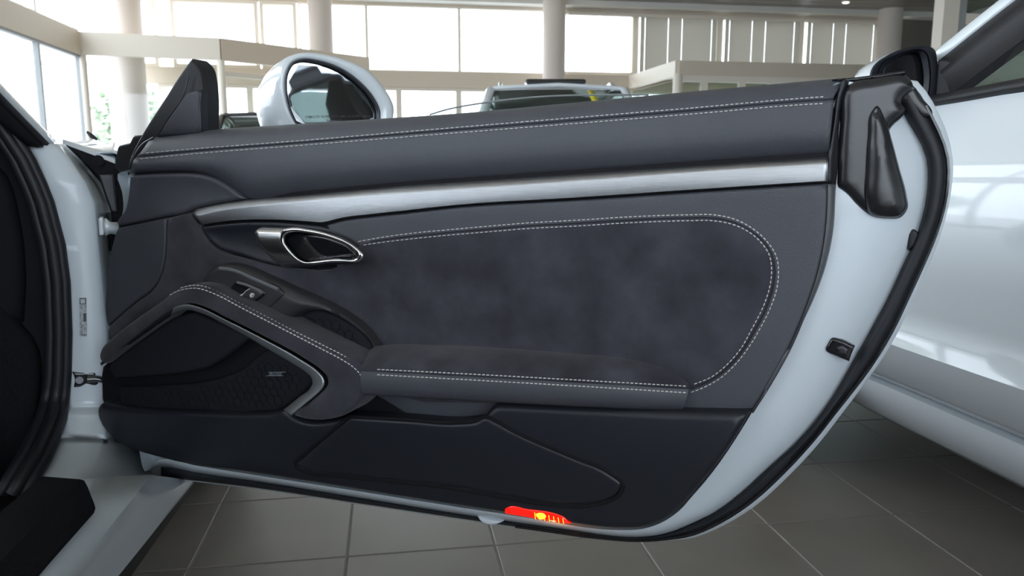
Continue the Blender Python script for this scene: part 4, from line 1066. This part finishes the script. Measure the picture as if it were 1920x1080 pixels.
# front flank trim triangle and the mirror
FR = Frame((1.0, 1.34, .9), (1, 0, 0), (0, 0, 1), (0, -1, 0))
pad('mirror_triangle', [(1752, 190, 1), (1758, 112, 1), (1775, 112), (1810, 150), (1812, 176, 1)], -.02, .004, .03, 'rubber', rc, frame=Frame((1.02, 1.30, .9), (.5, -.8, 0), (0, 0, 1), (-.84, -.54, 0)), sp=.02)
MO = [(1630, 150), (1632, 135), (1638, 123), (1659, 106.5), (1682, 95), (1717, 87), (1738, 86), (1751, 91), (1758, 116), (1759, 150), (1752, 185), (1735, 200), (1680, 205), (1640, 185)]
MI = [(1655, 150), (1657, 133), (1662, 121), (1680, 110), (1700, 101), (1715, 98), (1722, 100), (1727, 110), (1731, 130), (1732, 155), (1726, 180), (1715, 192), (1680, 194), (1660, 178)]
mo, mi = resample(spline(MO, 6, True), 80, True), resample(spline(MI, 6, True), 80, True)
k0 = int(np.argmin(np.linalg.norm(mi - mo[0], axis=1))); mi = np.roll(mi, -k0, 0)
Q0 = hits(mo, 0, FR); Qc = sum(Q0, Vector()) / 80
rows = [Q0]
for t, sc in ((.02, 1.01), (.05, .98), (.08, .9), (.11, .74), (.13, .5), (.135, .2), (.136, .01)): rows.append([Qc + (p - Qc) * sc + Vector((.15 * t, t, 0)) for p in Q0])
loft('mirror_housing', rows, 'paint', rc, closed_u=True, label='white mirror housing with a black inner frame')
rows = [hits(mo, -.002, FR), hits(mixp(mo, mi, .12), .004, FR), hits(mixp(mo, mi, .5), .003, FR), hits(mixp(mo, mi, .56), -.002, FR), hits(mixp(mo, mi, .62), .001, FR), hits(mi, -.006, FR), hits(mi, -.02, FR)]
loft('mirror_frame', rows, 'plastic', rc, closed_u=True, angle=60)
pad('mirror_glass', [tuple(p) for p in mi[::4]], -.016, .001, .003, 'gloss_black', rc, frame=FR, sp=.03)  # glass coloured black in place of the dark reflection it shows
def wheel(cx, cy, r, wd, side, parent):
    nw = 40
    prof_ = [(-.5, .70), (-.5, .93), (-.36, 1.0), (.36, 1.0), (.5, .93), (.5, .70)]
    rows = [[(cx + side * q * wd, cy + r * k_ * cos(2 * pi * i / nw), r + r * k_ * sin(2 * pi * i / nw)) for i in range(nw)] for q, k_ in prof_]
    loft('tyre', rows, 'tyre', parent, closed_u=True)
    rows = [[(cx + side * q * wd, cy + r * k_ * cos(2 * pi * i / nw), r + r * k_ * sin(2 * pi * i / nw)) for i in range(nw)] for q, k_ in ((.46, .70), (.40, .66), (.1, .62), (.1, .02))]
    loft('rim_disc', rows, 'dark_metal', parent, closed_u=True)
    for s_ in range(5):
        a_ = 2 * pi * s_ / 5
        p = lambda k_, da, q: (cx + side * q * wd, cy + r * k_ * cos(a_ + da), r + r * k_ * sin(a_ + da))
        loft('spoke', [[p(.06, .9, .34), p(.30, .16, .38), p(.66, .12, .42)], [p(.05, 0, .40), p(.30, 0, .42), p(.66, 0, .46)], [p(.06, -.9, .34), p(.30, -.16, .38), p(.66, -.12, .42)]], 'silver', parent, thick=-.015)
for sd, xx in ((-1, 1.03), (1, 2 * XC - 1.03)):
    for yy_ in (2.0, -.45):
        wheel(xx, yy_, .33, .22, sd, rc)
        loft('wheel_arch', [[(xx + sd * (.082 + q), yy_ + r_ * cos(a_), .33 + r_ * sin(a_)) for a_ in np.linspace(-.25, pi + .25, 30)] for q, r_ in ((.0, .2), (.0, .365), (.012, .372), (.0, .385))], 'rubber', rc)

wheel(-.56, 2.02, .33, .24, 1, car)
rows = []
for y_, xo, zt in ((1.62, -.40, .80), (1.9, -.38, .79), (2.3, -.42, .74), (2.7, -.58, .64), (2.95, -.85, .52)):
    zb = .22 if y_ < 1.65 or y_ > 2.4 else .66
    rows.append([(xo - .12, y_, zb), (xo - .01, y_, zb + .01), (xo, y_, (zb + zt) / 2 + .02), (xo - .03, y_, zt - .05), (xo - .14, y_, zt), (xo - .40, y_, zt - .03), (-1.35, y_, zt - .06), (-2.2, y_, zt - .05)])
loft('wing_panel', dens(rows, 4), 'paint', car, thick=-.004)
box('wheel_housing', -1.9, -.70, 1.62, 2.45, .14, .68, 'interior', car)

# ================================================================== cars in the background
def suv(name, c, rz, sc, paint, label, roofcol=None, extras=True):
    o = link(name, None, None, Matrix.Translation((c[0], c[1], 0)) @ Matrix.Rotation(rz, 4, 'Z'))
    tag(o, label, 'car', 'cars standing in the showroom'); M_ = MW[o.name]
    T = lambda pts: [M_ @ Vector((x * sc, y * sc, z * sc)) for x, y, z in pts]
    # local: front towards -y
    sec_ = [(.80, .28), (.92, .40), (.95, .62), (.93, .85), (.90, .98)]
    rows = []
    for y, s, zt in ((-2.3, .80, .70), (-2.2, .93, .92), (-1.9, 1., .98), (-1.0, 1., 1.04), (0, 1., 1.06), (1.6, 1., 1.07), (2.2, .98, 1.05), (2.35, .90, .95)):
        l = [(-x * s, y, .28 + (z - .28) * (zt - .28) / .70) for x, z in sec_]
        rows.append(T(l + [(-.5 * s, y, zt + .02), (0, y, zt + .03), (.5 * s, y, zt + .02)] + [(-x, yv, z) for x, yv, z in l[::-1]]))
    loft('body', dens(rows, 3), paint, o, closed_u=True, cap=True, angle=40)
    gh = [(-.95, .84, 1.05), (-.35, .70, 1.60), (.2, .66, 1.635), (1.4, .66, 1.63), (1.95, .68, 1.52), (2.25, .80, 1.06)]
    # roof, pillars and glass
    rf = [T([(-w, y, z - .03), (-w * .92, y, z + .01), (0, y, z + .04), (w * .92, y, z + .01), (w, y, z - .03)]) for y, w, z in gh[1:5]]
    loft('roof', dens(rf, 3), paint, o, thick=-.04)
    ws = [T([(-w, y, z), (-w * .6, y - .10, z), (0, y - .13, z), (w * .6, y - .10, z), (w, y, z)]) for y, w, z in ((-.93, .80, 1.06), (-.64, .73, 1.34), (-.36, .66, 1.60))]
    loft('windscreen', ws, 'tint_glass', o)
    for s in (-1, 1):
        tube('pillar', T([(s * .84, -.97, 1.04), (s * .77, -.66, 1.34), (s * .70, -.35, 1.595), (s * .66, .2, 1.63), (s * .66, 1.4, 1.62), (s * .69, 1.95, 1.5), (s * .80, 2.25, 1.05)]), .05 * sc, paint, o, 8)
        mesh_obj('side_window', T([(s * .85, -.85, 1.06), (s * .70, -.3, 1.53), (s * .68, 1.9, 1.5), (s * .84, 2.15, 1.06)]), [(0, 1, 2, 3)], 'tint_glass', o, False)
        if extras: tube('roof_rail', T([(s * .60, -.15, 1.66), (s * .60, .0, 1.71), (s * .60, 1.3, 1.71), (s * .60, 1.45, 1.66)]), .022 * sc, 'silver', o, 8)
    mesh_obj('cabin', T(boxv(-.78, .78, -.7, 2.0, .5, 1.08)), BOXF, 'interior', o, False)
    for sx in (-.38, .38): mesh_obj('seat', T(boxv(sx - .24, sx + .24, .3, .5, .9, 1.42)), BOXF, 'interior', o, False)
    for nm_, bx_, mt in (('grille', (-.42, .42, -2.37, -2.15, .50, .70), 'dark_paint'), ('air_intake', (-.66, .66, -2.33, -2.15, .31, .42), 'carrier'),
                         ('headlight', (-.80, -.50, -2.29, -2.05, .70, .84), 'silver'), ('headlight', (.50, .80, -2.29, -2.05, .70, .84), 'silver')):
        b = mesh_obj(nm_, T(boxv(*bx_)), BOXF, mt, o, False)
        bv = b.modifiers.new('bevel', 'BEVEL'); bv.width = .025; bv.segments = 3
    if extras:
        b = mesh_obj('sunroof_panel', T(boxv(-.33, .33, -.05, .8, 1.70, 1.76)), BOXF, 'dark_paint', o, False)
        bv = b.modifiers.new('bevel', 'BEVEL'); bv.width = .03; bv.segments = 3
        loft('yellow_strap', [T([(.30, -.50, 1.59), (.36, -.49, 1.59)]), T([(.33, -.66, 1.48), (.40, -.64, 1.48)]), T([(.36, -.86, 1.28), (.43, -.84, 1.28)])], 'yellow', o, thick=.01, label='yellow strap hanging at the windscreen')
    for sx in (-1, 1):
        for yy_ in (-1.45, 1.45):
            nw = 28
            for nm_, pf, mt in (('tyre', ((-.12, .25), (-.12, .33), (-.08, .36), (.08, .36), (.12, .33), (.12, .25)), 'tyre'), ('rim_disc', ((.11, .25), (.07, .2), (.09, .01)), 'silver')):
                loft(nm_, [T([(sx * (.84 + q), yy_ + k_ * cos(2 * pi * i / nw), .36 + k_ * sin(2 * pi * i / nw)) for i in range(nw)]) for q, k_ in pf], mt, o, closed_u=True)
    return o
c_ = atY(1038, 165, 8.0)
suv('off_roader', (c_.x, c_.y - .1), radians(-9), .95, 'paint', 'white off-roader with roof rails parked beyond the open door')
c_ = atY(505, 215, 9.6)
suv('estate_car', (c_.x, c_.y + .4), radians(8), .85, 'dark_paint', 'dark car half hidden behind the white door mirror', extras=False)
